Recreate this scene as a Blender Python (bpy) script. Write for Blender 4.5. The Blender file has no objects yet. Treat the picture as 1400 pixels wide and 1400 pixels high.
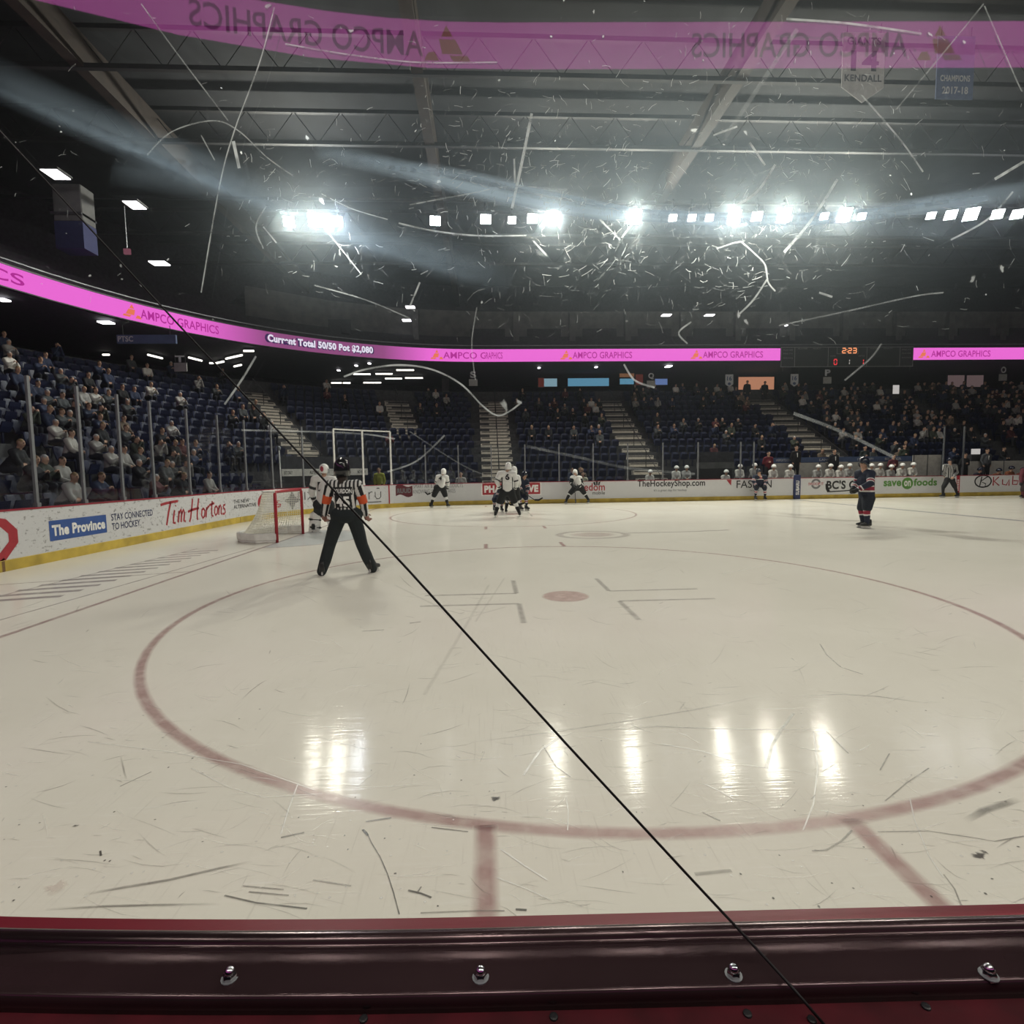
import bpy, bmesh, math, random
import numpy as np
from mathutils import Vector, Matrix
from mathutils.bvhtree import BVHTree

random.seed(7)
rng = np.random.default_rng(5)
C = bpy.context.scene.collection
SC = bpy.context.scene
PI = math.pi

# ------------------------------------------------------------------ camera
F, PITCH, YAW, ROLL, H = 728.49, -0.0770, 0.0476, 0.0142, 1.6438
def _rx(a): return Matrix(((1,0,0),(0,math.cos(a),-math.sin(a)),(0,math.sin(a),math.cos(a))))
def _ry(a): return Matrix(((math.cos(a),0,math.sin(a)),(0,1,0),(-math.sin(a),0,math.cos(a))))
def _rz(a): return Matrix(((math.cos(a),math.sin(a),0),(-math.sin(a),math.cos(a),0),(0,0,1)))
MCAM = _rz(YAW) @ _rx(PITCH) @ _ry(ROLL)
EYE = Vector((0, 0, H))
right, fwd_, up_ = MCAM @ Vector((1,0,0)), MCAM @ Vector((0,1,0)), MCAM @ Vector((0,0,1))
cam_d = bpy.data.cameras.new('camera'); cam = bpy.data.objects.new('camera', cam_d); C.objects.link(cam)
cam_d.sensor_width = 36; cam_d.lens = F/1400*36; cam_d.clip_start = .02; cam_d.clip_end = 300
m3 = Matrix((right, up_, -fwd_)).transposed()
cam.matrix_world = Matrix.Translation(EYE) @ m3.to_4x4()
SC.camera = cam

# ------------------------------------------------------------------ world, exposure
SC.view_settings.view_transform = 'Standard'; SC.view_settings.look = 'None'
SC.view_settings.gamma = 1; SC.view_settings.use_curve_mapping = False
SC.view_settings.exposure = 0.0
SC.cycles.use_denoising = True
SC.cycles.transparent_max_bounces = 32
SC.cycles.max_bounces = 6; SC.cycles.diffuse_bounces = 3; SC.cycles.glossy_bounces = 3; SC.cycles.transmission_bounces = 4
SC.cycles.caustics_reflective = False; SC.cycles.caustics_refractive = False
SC.cycles.sample_clamp_indirect = 6
wd = bpy.data.worlds.new('world'); SC.world = wd; wd.use_nodes = True
wd.node_tree.nodes['Background'].inputs[0].default_value = (.55, .6, .75, 1)
wd.node_tree.nodes['Background'].inputs[1].default_value = .006
LAMP = 880.0          # emission of the big floodlight lenses
LAMP_SMALL = 60.0
NEAR_LAMP = 200.0

def ray(u, v):
    return MCAM @ Vector(((u-700)/F, 1, -(v-700)/F))
def at(u, v, Y):
    d = ray(u, v); return EYE + d*(Y/d.y)
def at_z(u, v, z=0.0):
    d = ray(u, v); return EYE + d*((z-H)/d.z)
def px(P):
    d = MCAM.transposed() @ (Vector(P)-EYE)
    return (700+F*d.x/d.y, 700-F*d.z/d.y) if d.y > .05 else (-9999, -9999)

# ------------------------------------------------------------------ rink outline
XE, YN, YF, RC = -8.5, .6, 26.5, 8.53
LEND = YF-YN-2*RC
SFAR = RC*PI/2
def path(s, off=0.0):
    """point at arc position s along the boards, OFF metres outside them"""
    r = RC+off; cx = XE+RC
    if s < 0:
        if s >= -LEND: return (XE-off, YF-RC+s)
        a = -(s+LEND)/RC
        if a <= PI/2: return (cx-r*math.cos(a), YN+RC-r*math.sin(a))
        return (cx+(a-PI/2)*RC, YN-off)
    a = s/RC
    if a <= PI/2: return (cx-r*math.cos(a), YF-RC+r*math.sin(a))
    return (cx+s-SFAR, YF+off)
def pnorm(s):
    if s < 0:
        if s >= -LEND: return Vector((-1,0,0))
        a = min(-(s+LEND)/RC, PI/2); return Vector((-math.cos(a),-math.sin(a),0))
    a = min(s/RC, PI/2); return Vector((-math.cos(a),math.sin(a),0))
def sdist(x, y):
    cx = XE+RC
    if x > cx: return max(y-YF, YN-y)
    qy = abs(y-(YN+YF)/2)-(YF-YN)/2+RC; qx = (cx-x)
    if qy <= 0: return qx-RC
    return math.hypot(qx, qy)-RC
def s_of(x, y):
    cx = XE+RC
    if y >= (YN+YF)/2:
        if x > cx: return SFAR+x-cx
        if y <= YF-RC: return y-(YF-RC)
        return RC*math.atan2(y-(YF-RC), cx-x)
    if y >= YN+RC: return y-(YF-RC)
    if x < cx: return -LEND-RC*math.atan2(YN+RC-y, cx-x)
    return -LEND-SFAR-(x-cx)
def at_wall(u, v, off=0.0):
    """(s, z, point) where the sight line of a pixel meets the wall OFF metres outside the boards"""
    d = ray(u, v); lo, hi = 3.0, 90.0
    for _ in range(50):
        m = (lo+hi)/2; P = EYE+d*m
        if sdist(P.x, P.y) < off: lo = m
        else: hi = m
    P = EYE+d*lo
    return s_of(P.x, P.y), P.z, P

# the near boards and their glass run at a slight angle to the far side
GLY, TILT, LTILT = .612, .017, .036
def lpath(x, off=0.0):
    return (x, YN-off-LTILT*x+(.045*x*x if x < 0 else 0))
GNRM = Vector((TILT, 1, 0)).normalized()
def mirrored(P):
    P = Vector(P); d = (P-Vector((0, GLY, 0))).dot(GNRM); return P-GNRM*(2*d)
def at_glass(u, v, depth=0.0):
    """point of the sight line on the plane DEPTH metres in front of the glass"""
    d = ray(u, v); t = (Vector((0, GLY-depth, 0))-EYE).dot(GNRM)/d.dot(GNRM); return EYE+d*t

# ------------------------------------------------------------------ mesh helpers
class MB:
    def __init__(s): s.v, s.f, s.m, s.att = [], [], [], None
    def add(s, vs, fs, mi=0):
        b = len(s.v); s.v += [tuple(v) for v in vs]
        for f in fs: s.f.append([i+b for i in f]); s.m.append(mi)
    def box(s, c, size, rz=0, mi=0, M=None, taper=1.0):
        hx, hy, hz = (k/2 for k in size)
        R = M if M is not None else Matrix.Rotation(rz, 3, 'Z')
        vs = []
        for z in (-1, 1):
            t = taper if z > 0 else 1
            for x, y in ((-1,-1),(1,-1),(1,1),(-1,1)):
                vs.append(Vector(c)+R @ Vector((x*hx*t, y*hy*t, z*hz)))
        s.add(vs, [(3,2,1,0),(4,5,6,7),(0,1,5,4),(1,2,6,5),(2,3,7,6),(3,0,4,7)], mi)
    def rbox(s, c, size, r=.02, rz=0, mi=0, M=None):
        """box with chamfered edges"""
        hx, hy, hz = (k/2 for k in size); r = min(r, hx*.9, hy*.9, hz*.9)
        R = M if M is not None else Matrix.Rotation(rz, 3, 'Z')
        lay = []
        for z, i in ((-hz, r), (-hz+r, 0), (hz-r, 0), (hz, r)):
            ring = []
            X, Y = hx-i, hy-i
            for x, y in ((-X+r,-Y),(X-r,-Y),(X,-Y+r),(X,Y-r),(X-r,Y),(-X+r,Y),(-X,Y-r),(-X,-Y+r)):
                ring.append(Vector(c)+R @ Vector((x, y, z)))
            lay.append(ring)
        s.loft(lay, mi, caps=True)
    def loft(s, rings, mi=0, caps=True, closed=True):
        n = len(rings[0]); vs = [p for r in rings for p in r]; fs = []
        for k in range(len(rings)-1):
            for i in range(n if closed else n-1):
                j = (i+1) % n
                fs.append((k*n+i, k*n+j, (k+1)*n+j, (k+1)*n+i))
        if caps and closed:
            fs.append(tuple(range(n-1, -1, -1))); b = (len(rings)-1)*n
            fs.append(tuple(range(b, b+n)))
        s.add(vs, fs, mi)
    def tube(s, pts, r, n=8, mi=0, caps=True, flat=1.0):
        pts = [Vector(p) for p in pts]; rings = []
        rr = r if isinstance(r, (list, tuple)) else [r]*len(pts)
        for i, p in enumerate(pts):
            t = (pts[min(i+1, len(pts)-1)]-pts[max(i-1, 0)]).normalized()
            a = Vector((0,0,1)) if abs(t.z) < .9 else Vector((1,0,0))
            u = t.cross(a).normalized(); w = u.cross(t)
            rings.append([p+u*(rr[i]*math.cos(2*PI*k/n))+w*(rr[i]*flat*math.sin(2*PI*k/n)) for k in range(n)])
        s.loft(rings, mi, caps)
    def sweep(s, prof, s0, s1, step=.5, mi=0, closed=False, mis=None, path=path):
        n = max(1, int(math.ceil((s1-s0)/step))); rings = []
        for k in range(n+1):
            t = s0+(s1-s0)*k/n
            rings.append([(*path(t, o), z) for o, z in prof])
        m = len(prof); b = len(s.v)
        s.v += [p for r in rings for p in r]
        for k in range(n):
            for i in range(m if closed else m-1):
                j = (i+1) % m
                s.f.append([b+k*m+i, b+(k+1)*m+i, b+(k+1)*m+j, b+k*m+j]); s.m.append(mis[i] if mis else mi)
        if closed:
            s.f.append([b+i for i in range(m)]); s.m.append(mi)
            s.f.append([b+n*m+i for i in range(m-1,-1,-1)]); s.m.append(mi)
    def ellipsoid(s, c, r, M=None, nu=14, nv=9, mi=0, vmin=-PI/2):
        R = M or Matrix.Identity(3); rings = []
        for k in range(nv):
            a = vmin+(PI/2-.02-vmin)*k/(nv-1)
            rings.append([Vector(c)+R @ Vector((r[0]*math.cos(a)*math.cos(2*PI*i/nu), r[1]*math.cos(a)*math.sin(2*PI*i/nu), r[2]*math.sin(a))) for i in range(nu)])
        s.loft(rings, mi, True)
    def build(s, name, mats, parent=None, smooth=False):
        me = bpy.data.meshes.new(name); me.from_pydata([tuple(v) for v in s.v], [], s.f)
        mats = mats if isinstance(mats, (list, tuple)) else [mats]
        for m in mats: me.materials.append(m)
        if len(mats) > 1: me.polygons.foreach_set('material_index', s.m)
        if smooth: me.polygons.foreach_set('use_smooth', [True]*len(s.f))
        me.update()
        return link(name, me, parent)
def link(name, me, parent=None):
    o = bpy.data.objects.new(name, me); C.objects.link(o)
    if parent is not None: o.parent = parent; o.matrix_parent_inverse = parent.matrix_world.inverted() if parent.type != 'EMPTY' else Matrix.Translation(-parent.location)
    return o
def empty(name, loc, rz=0):
    o = bpy.data.objects.new(name, None); o.location = loc; o.rotation_euler = (0,0,rz); C.objects.link(o); o.empty_display_size = .1
    return o
def tag(o, label=None, cat=None, group=None, kind=None):
    if label: o['label'] = label
    if cat: o['category'] = cat
    if group: o['group'] = group
    if kind: o['kind'] = kind
    return o
def struct(o, label=None): return tag(o, label, None, None, 'structure')
def strips(mb, pts, w, soft=0.0):
    """flat soft-edged line in the plane of Z=const: returns per-vertex alpha"""
    return

# ------------------------------------------------------------------ materials
def nodes(m):
    m.use_nodes = True; nt = m.node_tree; nt.nodes.clear()
    out = nt.nodes.new('ShaderNodeOutputMaterial'); return nt, out
def mat(name, col, rough=.6, metal=0.0, var=.12, scale=6.0, spec=.4, bump=0.0, coat=0.0):
    m = bpy.data.materials.new(name); nt, out = nodes(m)
    b = nt.nodes.new('ShaderNodeBsdfPrincipled'); nt.links.new(b.outputs[0], out.inputs[0])
    b.inputs['Roughness'].default_value = rough; b.inputs['Metallic'].default_value = metal
    b.inputs['Specular IOR Level'].default_value = spec; b.inputs['Coat Weight'].default_value = coat
    tc = nt.nodes.new('ShaderNodeTexCoord'); n = nt.nodes.new('ShaderNodeTexNoise'); n.inputs['Scale'].default_value = scale
    n.inputs['Detail'].default_value = 4; nt.links.new(tc.outputs['Object'], n.inputs['Vector'])
    r = nt.nodes.new('ShaderNodeValToRGB'); r.color_ramp.elements[0].position = .3; r.color_ramp.elements[1].position = .7
    r.color_ramp.elements[0].color = (*[c*(1-var) for c in col], 1); r.color_ramp.elements[1].color = (*[min(1, c*(1+var)) for c in col], 1)
    nt.links.new(n.outputs[0], r.inputs[0]); nt.links.new(r.outputs[0], b.inputs['Base Color'])
    if bump:
        bp = nt.nodes.new('ShaderNodeBump'); bp.inputs['Strength'].default_value = bump; nt.links.new(n.outputs[0], bp.inputs['Height']); nt.links.new(bp.outputs[0], b.inputs['Normal'])
    return m
def emat(name, col, strength, attr=None):
    m = bpy.data.materials.new(name); nt, out = nodes(m)
    e = nt.nodes.new('ShaderNodeEmission'); e.inputs[0].default_value = (*col, 1); e.inputs[1].default_value = strength
    if attr:
        a = nt.nodes.new('ShaderNodeAttribute'); a.attribute_name = attr; nt.links.new(a.outputs[0], e.inputs[0])
    nt.links.new(e.outputs[0], out.inputs[0]); return m
def attr_mat(name, rough=.75, objcol=False, spec=.25, bump=True):
    m = bpy.data.materials.new(name); nt, out = nodes(m)
    b = nt.nodes.new('ShaderNodeBsdfPrincipled'); nt.links.new(b.outputs[0], out.inputs[0])
    b.inputs['Roughness'].default_value = rough; b.inputs['Specular IOR Level'].default_value = spec
    a = nt.nodes.new('ShaderNodeAttribute'); a.attribute_name = 'Col'
    src = a.outputs[0]
    if objcol:
        oi = nt.nodes.new('ShaderNodeObjectInfo'); mx = nt.nodes.new('ShaderNodeMix'); mx.data_type = 'RGBA'
        nt.links.new(a.outputs['Alpha'], mx.inputs[0]); nt.links.new(a.outputs[0], mx.inputs[6]); nt.links.new(oi.outputs['Color'], mx.inputs[7]); src = mx.outputs[2]
    nt.links.new(src, b.inputs['Base Color'])
    if bump:
        tc = nt.nodes.new('ShaderNodeTexCoord'); n = nt.nodes.new('ShaderNodeTexNoise'); n.inputs['Scale'].default_value = 14; nt.links.new(tc.outputs['Object'], n.inputs[0])
        bp = nt.nodes.new('ShaderNodeBump'); bp.inputs['Strength'].default_value = .35; bp.inputs['Distance'].default_value = .02
        nt.links.new(n.outputs[0], bp.inputs['Height']); nt.links.new(bp.outputs[0], b.inputs['Normal'])
    return m
M = {}
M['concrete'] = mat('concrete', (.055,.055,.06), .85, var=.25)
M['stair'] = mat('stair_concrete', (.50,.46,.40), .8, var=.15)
M['stair_edge'] = mat('stair_edge', (.05,.05,.05), .7)
M['seat'] = mat('blue_seat_plastic', (.009,.013,.044), .5, spec=.4)
M['dark'] = mat('dark_wall', (.028,.028,.034), .8, var=.3)
M['truss'] = mat('truss_steel', (.012,.012,.014), .7)
M['grey_wall'] = mat('grey_wall', (.10,.10,.10), .8, var=.25, scale=2)
M['white_wall'] = mat('white_wall', (.55,.53,.49), .7)
M['roof'] = mat('roof_deck', (.018,.020,.024), .9, var=.3, scale=.8)
M['wood'] = mat('glulam_wood', (.024,.015,.010), .7, var=.25, scale=3)
M['steel'] = mat('stanchion_metal', (.19,.20,.215), .45, .3)
M['white_metal'] = mat('white_metal', (.75,.75,.72), .4)
M['black_metal'] = mat('black_metal', (.015,.015,.017), .45)
M['red_cap'] = mat('red_cap_plastic', (.27,.013,.030), .4)
M['maroon'] = mat('ledge_shade_red', (.055,.0035,.008), .5, var=.3, scale=20)  # the near stand's shade on the red cap, put into a darker red
M['channel'] = mat('glass_channel', (.05,.028,.032), .2, .55, var=.15)
M['bolt'] = mat('chrome_bolt', (.7,.7,.7), .12, 1.0)
M['cord'] = mat('black_cord', (.004,.004,.005), .6)
M['yellow'] = mat('yellow_kick', (.50,.36,.055), .5, var=.25, scale=3)
M['kick_joint'] = mat('kick_joint', (.16,.09,.03), .6)
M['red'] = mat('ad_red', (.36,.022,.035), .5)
M['ad_blue'] = mat('ad_blue', (.03,.085,.30), .5)
M['navy'] = mat('ad_navy', (.02,.03,.10), .5)
M['ad_black'] = mat('ad_black', (.012,.012,.014), .5)
M['ad_grey'] = mat('ad_grey', (.16,.16,.17), .5)
M['ad_green'] = mat('ad_green', (.09,.25,.045), .5)
M['ad_white'] = mat('ad_white', (.78,.78,.76), .5)
M['goal_red'] = mat('goal_red', (.38,.018,.03), .35)
M['net'] = mat('white_netting', (.80,.79,.70), .8)
M['pad_white'] = mat('white_pad', (.74,.73,.70), .55)
M['helmet_black'] = mat('helmet_black', (.008,.008,.010), .12, spec=.6)
M['helmet_white'] = mat('helmet_white', (.78,.78,.76), .2, spec=.5)
M['helmet_navy'] = mat('helmet_navy', (.012,.016,.03), .2, spec=.5)
M['skate'] = mat('skate_boot', (.012,.012,.013), .4)
M['skate_pale'] = mat('skate_holder', (.55,.55,.53), .4)
M['blade'] = mat('skate_blade', (.6,.6,.62), .2, .9)
M['stick'] = mat('stick_shaft', (.012,.012,.012), .4)
M['tape'] = mat('stick_tape', (.01,.01,.01), .8)
M['cloth'] = attr_mat('player_cloth')
M['crowd'] = attr_mat('crowd_cloth', objcol=True, bump=False)
M['scoreboard'] = mat('scoreboard_face', (.035,.04,.04), .5, spec=.3)
M['frame_line'] = mat('scoreboard_lines', (.30,.30,.30), .5)
# board facing: white with black puck scuffs
def board_mat():
    m = bpy.data.materials.new('board_facing'); nt, out = nodes(m); N = nt.nodes.new; L = nt.links.new
    b = N('ShaderNodeBsdfPrincipled'); L(b.outputs[0], out.inputs[0]); b.inputs['Roughness'].default_value = .45
    tc = N('ShaderNodeTexCoord'); mp = N('ShaderNodeMapping'); mp.inputs['Scale'].default_value = (1,1,1.6); L(tc.outputs['Object'], mp.inputs[0])
    n = N('ShaderNodeTexNoise'); n.inputs['Scale'].default_value = 11; n.inputs['Detail'].default_value = 3; n.inputs['Roughness'].default_value = .6; L(mp.outputs[0], n.inputs[0])
    r = N('ShaderNodeValToRGB'); r.color_ramp.elements[0].position = .585; r.color_ramp.elements[0].color = (0,0,0,1); r.color_ramp.elements[1].position = .66; r.color_ramp.elements[1].color = (1,1,1,1); L(n.outputs[0], r.inputs[0])
    # scuffs are thick at the end boards and thin along the side
    sx = N('ShaderNodeSeparateXYZ'); L(tc.outputs['Object'], sx.inputs[0])
    mr = N('ShaderNodeMapRange'); mr.inputs[1].default_value = -7.9; mr.inputs[2].default_value = -3; mr.inputs[3].default_value = .75; mr.inputs[4].default_value = .12; L(sx.outputs[0], mr.inputs[0])
    mu = N('ShaderNodeMath'); mu.operation = 'MULTIPLY'; L(r.outputs[0], mu.inputs[0]); L(mr.outputs[0], mu.inputs[1])
    mx = N('ShaderNodeMix'); mx.data_type = 'RGBA'; mx.inputs[6].default_value = (.60,.605,.62,1); mx.inputs[7].default_value = (.17,.165,.16,1); L(mu.outputs[0], mx.inputs[0]); L(mx.outputs[2], b.inputs['Base Color'])
    return m
M['board'] = board_mat()
def ice_mat():
    m = bpy.data.materials.new('ice'); nt, out = nodes(m); N = nt.nodes.new; L = nt.links.new
    b = N('ShaderNodeBsdfPrincipled'); L(b.outputs[0], out.inputs[0])
    b.inputs['Specular IOR Level'].default_value = .018
    tc = N('ShaderNodeTexCoord')
    n = N('ShaderNodeTexNoise'); n.inputs['Scale'].default_value = .55; n.inputs['Detail'].default_value = 6; n.inputs['Roughness'].default_value = .6; L(tc.outputs['Object'], n.inputs[0])
    r = N('ShaderNodeValToRGB'); r.color_ramp.elements[0].position = .3; r.color_ramp.elements[1].position = .72
    r.color_ramp.elements[0].color = (.70,.672,.60,1); r.color_ramp.elements[1].color = (.77,.742,.67,1); L(n.outputs[0], r.inputs[0])
    # fine skate cuts: stretched noise in two directions
    prev = r.outputs[0]; hs = []
    for k, (rz, sc) in enumerate(((.15,(3,70,1)),(1.1,(80,3,1)),(-.5,(4,60,1)))):
        mp = N('ShaderNodeMapping'); mp.inputs['Rotation'].default_value = (0,0,rz); mp.inputs['Scale'].default_value = sc; L(tc.outputs['Object'], mp.inputs[0])
        q = N('ShaderNodeTexNoise'); q.inputs['Scale'].default_value = 1; q.inputs['Detail'].default_value = 2; L(mp.outputs[0], q.inputs[0])
        t = N('ShaderNodeValToRGB'); t.color_ramp.elements[0].position = .60; t.color_ramp.elements[1].position = .74; t.color_ramp.elements[0].color = (0,0,0,1); t.color_ramp.elements[1].color = (1,1,1,1); L(q.outputs[0], t.inputs[0])
        mu = N('ShaderNodeMath'); mu.operation = 'MULTIPLY'; mu.inputs[1].default_value = .40; L(t.outputs[0], mu.inputs[0])
        mx = N('ShaderNodeMix'); mx.data_type = 'RGBA'; mx.inputs[7].default_value = ((.80,.78,.73,1),(.52,.49,.44,1),(.82,.80,.76,1))[k]; L(mu.outputs[0], mx.inputs[0]); L(prev, mx.inputs[6]); prev = mx.outputs[2]
        hs.append(q.outputs[0])
    L(prev, b.inputs['Base Color'])
    rr = N('ShaderNodeMapRange'); rr.inputs[3].default_value = .09; rr.inputs[4].default_value = .14; L(n.outputs[0], rr.inputs[0]); L(rr.outputs[0], b.inputs['Roughness'])
    bp = N('ShaderNodeBump'); bp.inputs['Strength'].default_value = .05; bp.inputs['Distance'].default_value = .01
    ad = N('ShaderNodeMath'); L(hs[0], ad.inputs[0]); L(hs[2], ad.inputs[1]); L(ad.outputs[0], bp.inputs['Height']); L(bp.outputs[0], b.inputs['Normal'])
    return m
M['ice'] = ice_mat()
def soft_mat(name, rough=.3):
    """paint or marks whose strength is the vertex alpha, broken up by noise"""
    m = bpy.data.materials.new(name); nt, out = nodes(m); N = nt.nodes.new; L = nt.links.new
    a = N('ShaderNodeAttribute'); a.attribute_name = 'Col'
    d = N('ShaderNodeBsdfPrincipled'); d.inputs['Roughness'].default_value = rough; d.inputs['Specular IOR Level'].default_value = .3; L(a.outputs[0], d.inputs['Base Color'])
    t = N('ShaderNodeBsdfTransparent'); mx = N('ShaderNodeMixShader')
    tc = N('ShaderNodeTexCoord'); n = N('ShaderNodeTexNoise'); n.inputs['Scale'].default_value = 9; n.inputs['Detail'].default_value = 5; L(tc.outputs['Object'], n.inputs[0])
    mr = N('ShaderNodeMapRange'); mr.inputs[1].default_value = .3; mr.inputs[2].default_value = .6; mr.inputs[3].default_value = .6; mr.inputs[4].default_value = 1; L(n.outputs[0], mr.inputs[0])
    mu = N('ShaderNodeMath'); mu.operation = 'MULTIPLY'; L(a.outputs['Alpha'], mu.inputs[0]); L(mr.outputs[0], mu.inputs[1])
    L(mu.outputs[0], mx.inputs[0]); L(t.outputs[0], mx.inputs[1]); L(d.outputs[0], mx.inputs[2]); L(mx.outputs[0], out.inputs[0]); return m
M['ice_paint'] = soft_mat('ice_paint')
M['ice_marks'] = soft_mat('ice_marks')
def schlick(nt, r0=.035):
    """mirror share of a pane by viewing angle, the same from both of its sides"""
    N = nt.nodes.new; L = nt.links.new; lw = N('ShaderNodeLayerWeight'); lw.inputs[0].default_value = .5
    p = N('ShaderNodeMath'); p.operation = 'POWER'; p.inputs[1].default_value = 5; L(lw.outputs['Facing'], p.inputs[0])
    m = N('ShaderNodeMath'); m.operation = 'MULTIPLY_ADD'; m.inputs[1].default_value = 1-r0; m.inputs[2].default_value = r0; L(p.outputs[0], m.inputs[0]); return m.outputs[0]
def clear_glass(name, tint=(.93,.95,.96), gl=.06, haze=.0):
    m = bpy.data.materials.new(name); nt, out = nodes(m); N = nt.nodes.new; L = nt.links.new
    t = N('ShaderNodeBsdfTransparent'); t.inputs[0].default_value = (*tint, 1)
    g = N('ShaderNodeBsdfGlossy'); g.inputs['Roughness'].default_value = .03
    fr = schlick(nt)
    mu = N('ShaderNodeMath'); mu.operation = 'MULTIPLY'; mu.inputs[1].default_value = gl/.04; L(fr, mu.inputs[0])
    mx = N('ShaderNodeMixShader'); L(mu.outputs[0], mx.inputs[0]); L(t.outputs[0], mx.inputs[1]); L(g.outputs[0], mx.inputs[2])
    tr = N('ShaderNodeBsdfTranslucent'); tr.inputs[0].default_value = (.8,.85,.9,1)
    m2 = N('ShaderNodeMixShader'); m2.inputs[0].default_value = haze; L(mx.outputs[0], m2.inputs[1]); L(tr.outputs[0], m2.inputs[2])
    L(m2.outputs[0], out.inputs[0]); return m
M['pane'] = clear_glass('rink_glass', gl=.03, haze=.008)

# ------------------------------------------------------------------ lettering
_tc = {}
def text2d(s, bold=0.0, shear=0.0):
    """outline text as triangles, x and y scaled to 0..1; also its width over height"""
    k = (s, bold, shear)
    if k in _tc: return _tc[k]
    c = bpy.data.curves.new('t', 'FONT'); c.body = s; c.size = 1; c.offset = bold; c.shear = shear; c.resolution_u = 4; c.space_character = 1.0+bold*1.5
    o = bpy.data.objects.new('t', c); C.objects.link(o)
    dg = bpy.context.evaluated_depsgraph_get(); me = o.evaluated_get(dg).to_mesh()
    v = np.array([p.co[:2] for p in me.vertices]); f = [tuple(p.vertices) for p in me.polygons]
    o.evaluated_get(dg).to_mesh_clear(); bpy.data.objects.remove(o); bpy.data.curves.remove(c)
    lo, hi = v.min(0), v.max(0); w = (hi-lo)
    _tc[k] = ((v-lo)/w, f, w[0]/w[1]); return _tc[k]
def wall_text(mb, s, s0, s1, z0, z1, off, bold=0.0, shear=0.0, mi=0, mirror=False):
    v, f, _ = text2d(s, bold, shear)
    pts = [(*path(s0+(s1-s0)*a, off), z0+(z1-z0)*b) for a, b in v]
    mb.add(pts, f, mi)
def px_box(u0, u1, v0, v1, off=0.0, vl=None, vr=None):
    """arc range and height range of a print from its pixel box (v at the left and right ends may differ)"""
    um = (u0+u1)/2
    l = at_wall(u0, (v0+v1)/2 if vl is None else vl, off); r = at_wall(u1, (v0+v1)/2 if vr is None else vr, off)
    t = at_wall(um, v0, off); b = at_wall(um, v1, off)
    return l[0], r[0], b[1], t[1]
def panel(mb, s0, s1, z0, z1, off, mi=0, th=.004):
    n = max(1, int((s1-s0)/.4))
    mb.sweep([(off, z0), (off, z1)], s0, s1, (s1-s0)/n, mi)
def stroke(mb, lines, s0, s1, z0, z1, off, w, mi=0):
    """brush strokes given in unit coordinates"""
    for L_ in lines:
        P = [Vector((s0+(s1-s0)*a, z0+(z1-z0)*b)) for a, b in L_]
        vs = []
        for i, p in enumerate(P):
            t = (P[min(i+1, len(P)-1)]-P[max(i-1, 0)]).normalized(); n = Vector((-t.y, t.x))*(w/2)
            for q in (p-n, p+n): vs.append((*path(q.x, off), q.y))
        mb.add(vs, [(2*i, 2*i+2, 2*i+3, 2*i+1) for i in range(len(P)-1)], mi)
def ring2d(mb, s0, z0, ra, rb, wd_, off, mi=0, n=28, a0=0, a1=2*PI):
    vs = []
    for k in range(n+1):
        a = a0+(a1-a0)*k/n
        for q in (0, wd_): vs.append((*path(s0+(ra-q)*math.cos(a), off), z0+(rb-q)*math.sin(a)))
    mb.add(vs, [(2*i, 2*i+1, 2*i+3, 2*i+2) for i in range(n)], mi)
def disc2d(mb, s0, z0, ra, rb, off, mi=0, n=28):
    vs = [(*path(s0, off), z0)]+[(*path(s0+ra*math.cos(2*PI*k/n), off), z0+rb*math.sin(2*PI*k/n)) for k in range(n)]
    mb.add(vs, [(0, 1+k, 1+(k+1) % n) for k in range(n)], mi)

# ================================================================== SETTING
def ice_outline(n=40):
    pts = []
    s = -LEND-SFAR-0.0
    for k in range(201):
        pts.append(path(-LEND-SFAR+(LEND+2*SFAR)*k/200, .02))
    pts = [(52, YN-.02)]+pts+[(52, YF+.02)]
    return pts
mb = MB(); o_ = ice_outline(); mb.add([(x, y, 0) for x, y in o_], [tuple(range(len(o_)-1, -1, -1))])
ice = struct(mb.build('floor', M['ice']), 'white ice of the rink with faint red and blue lines')
mb = MB(); mb.add([(-60,-25,-.06),(60,-25,-.06),(60,70,-.06),(-60,70,-.06)], [(0,1,2,3)])
struct(mb.build('ground', M['concrete']), 'dark concrete slab under the stands')

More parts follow.
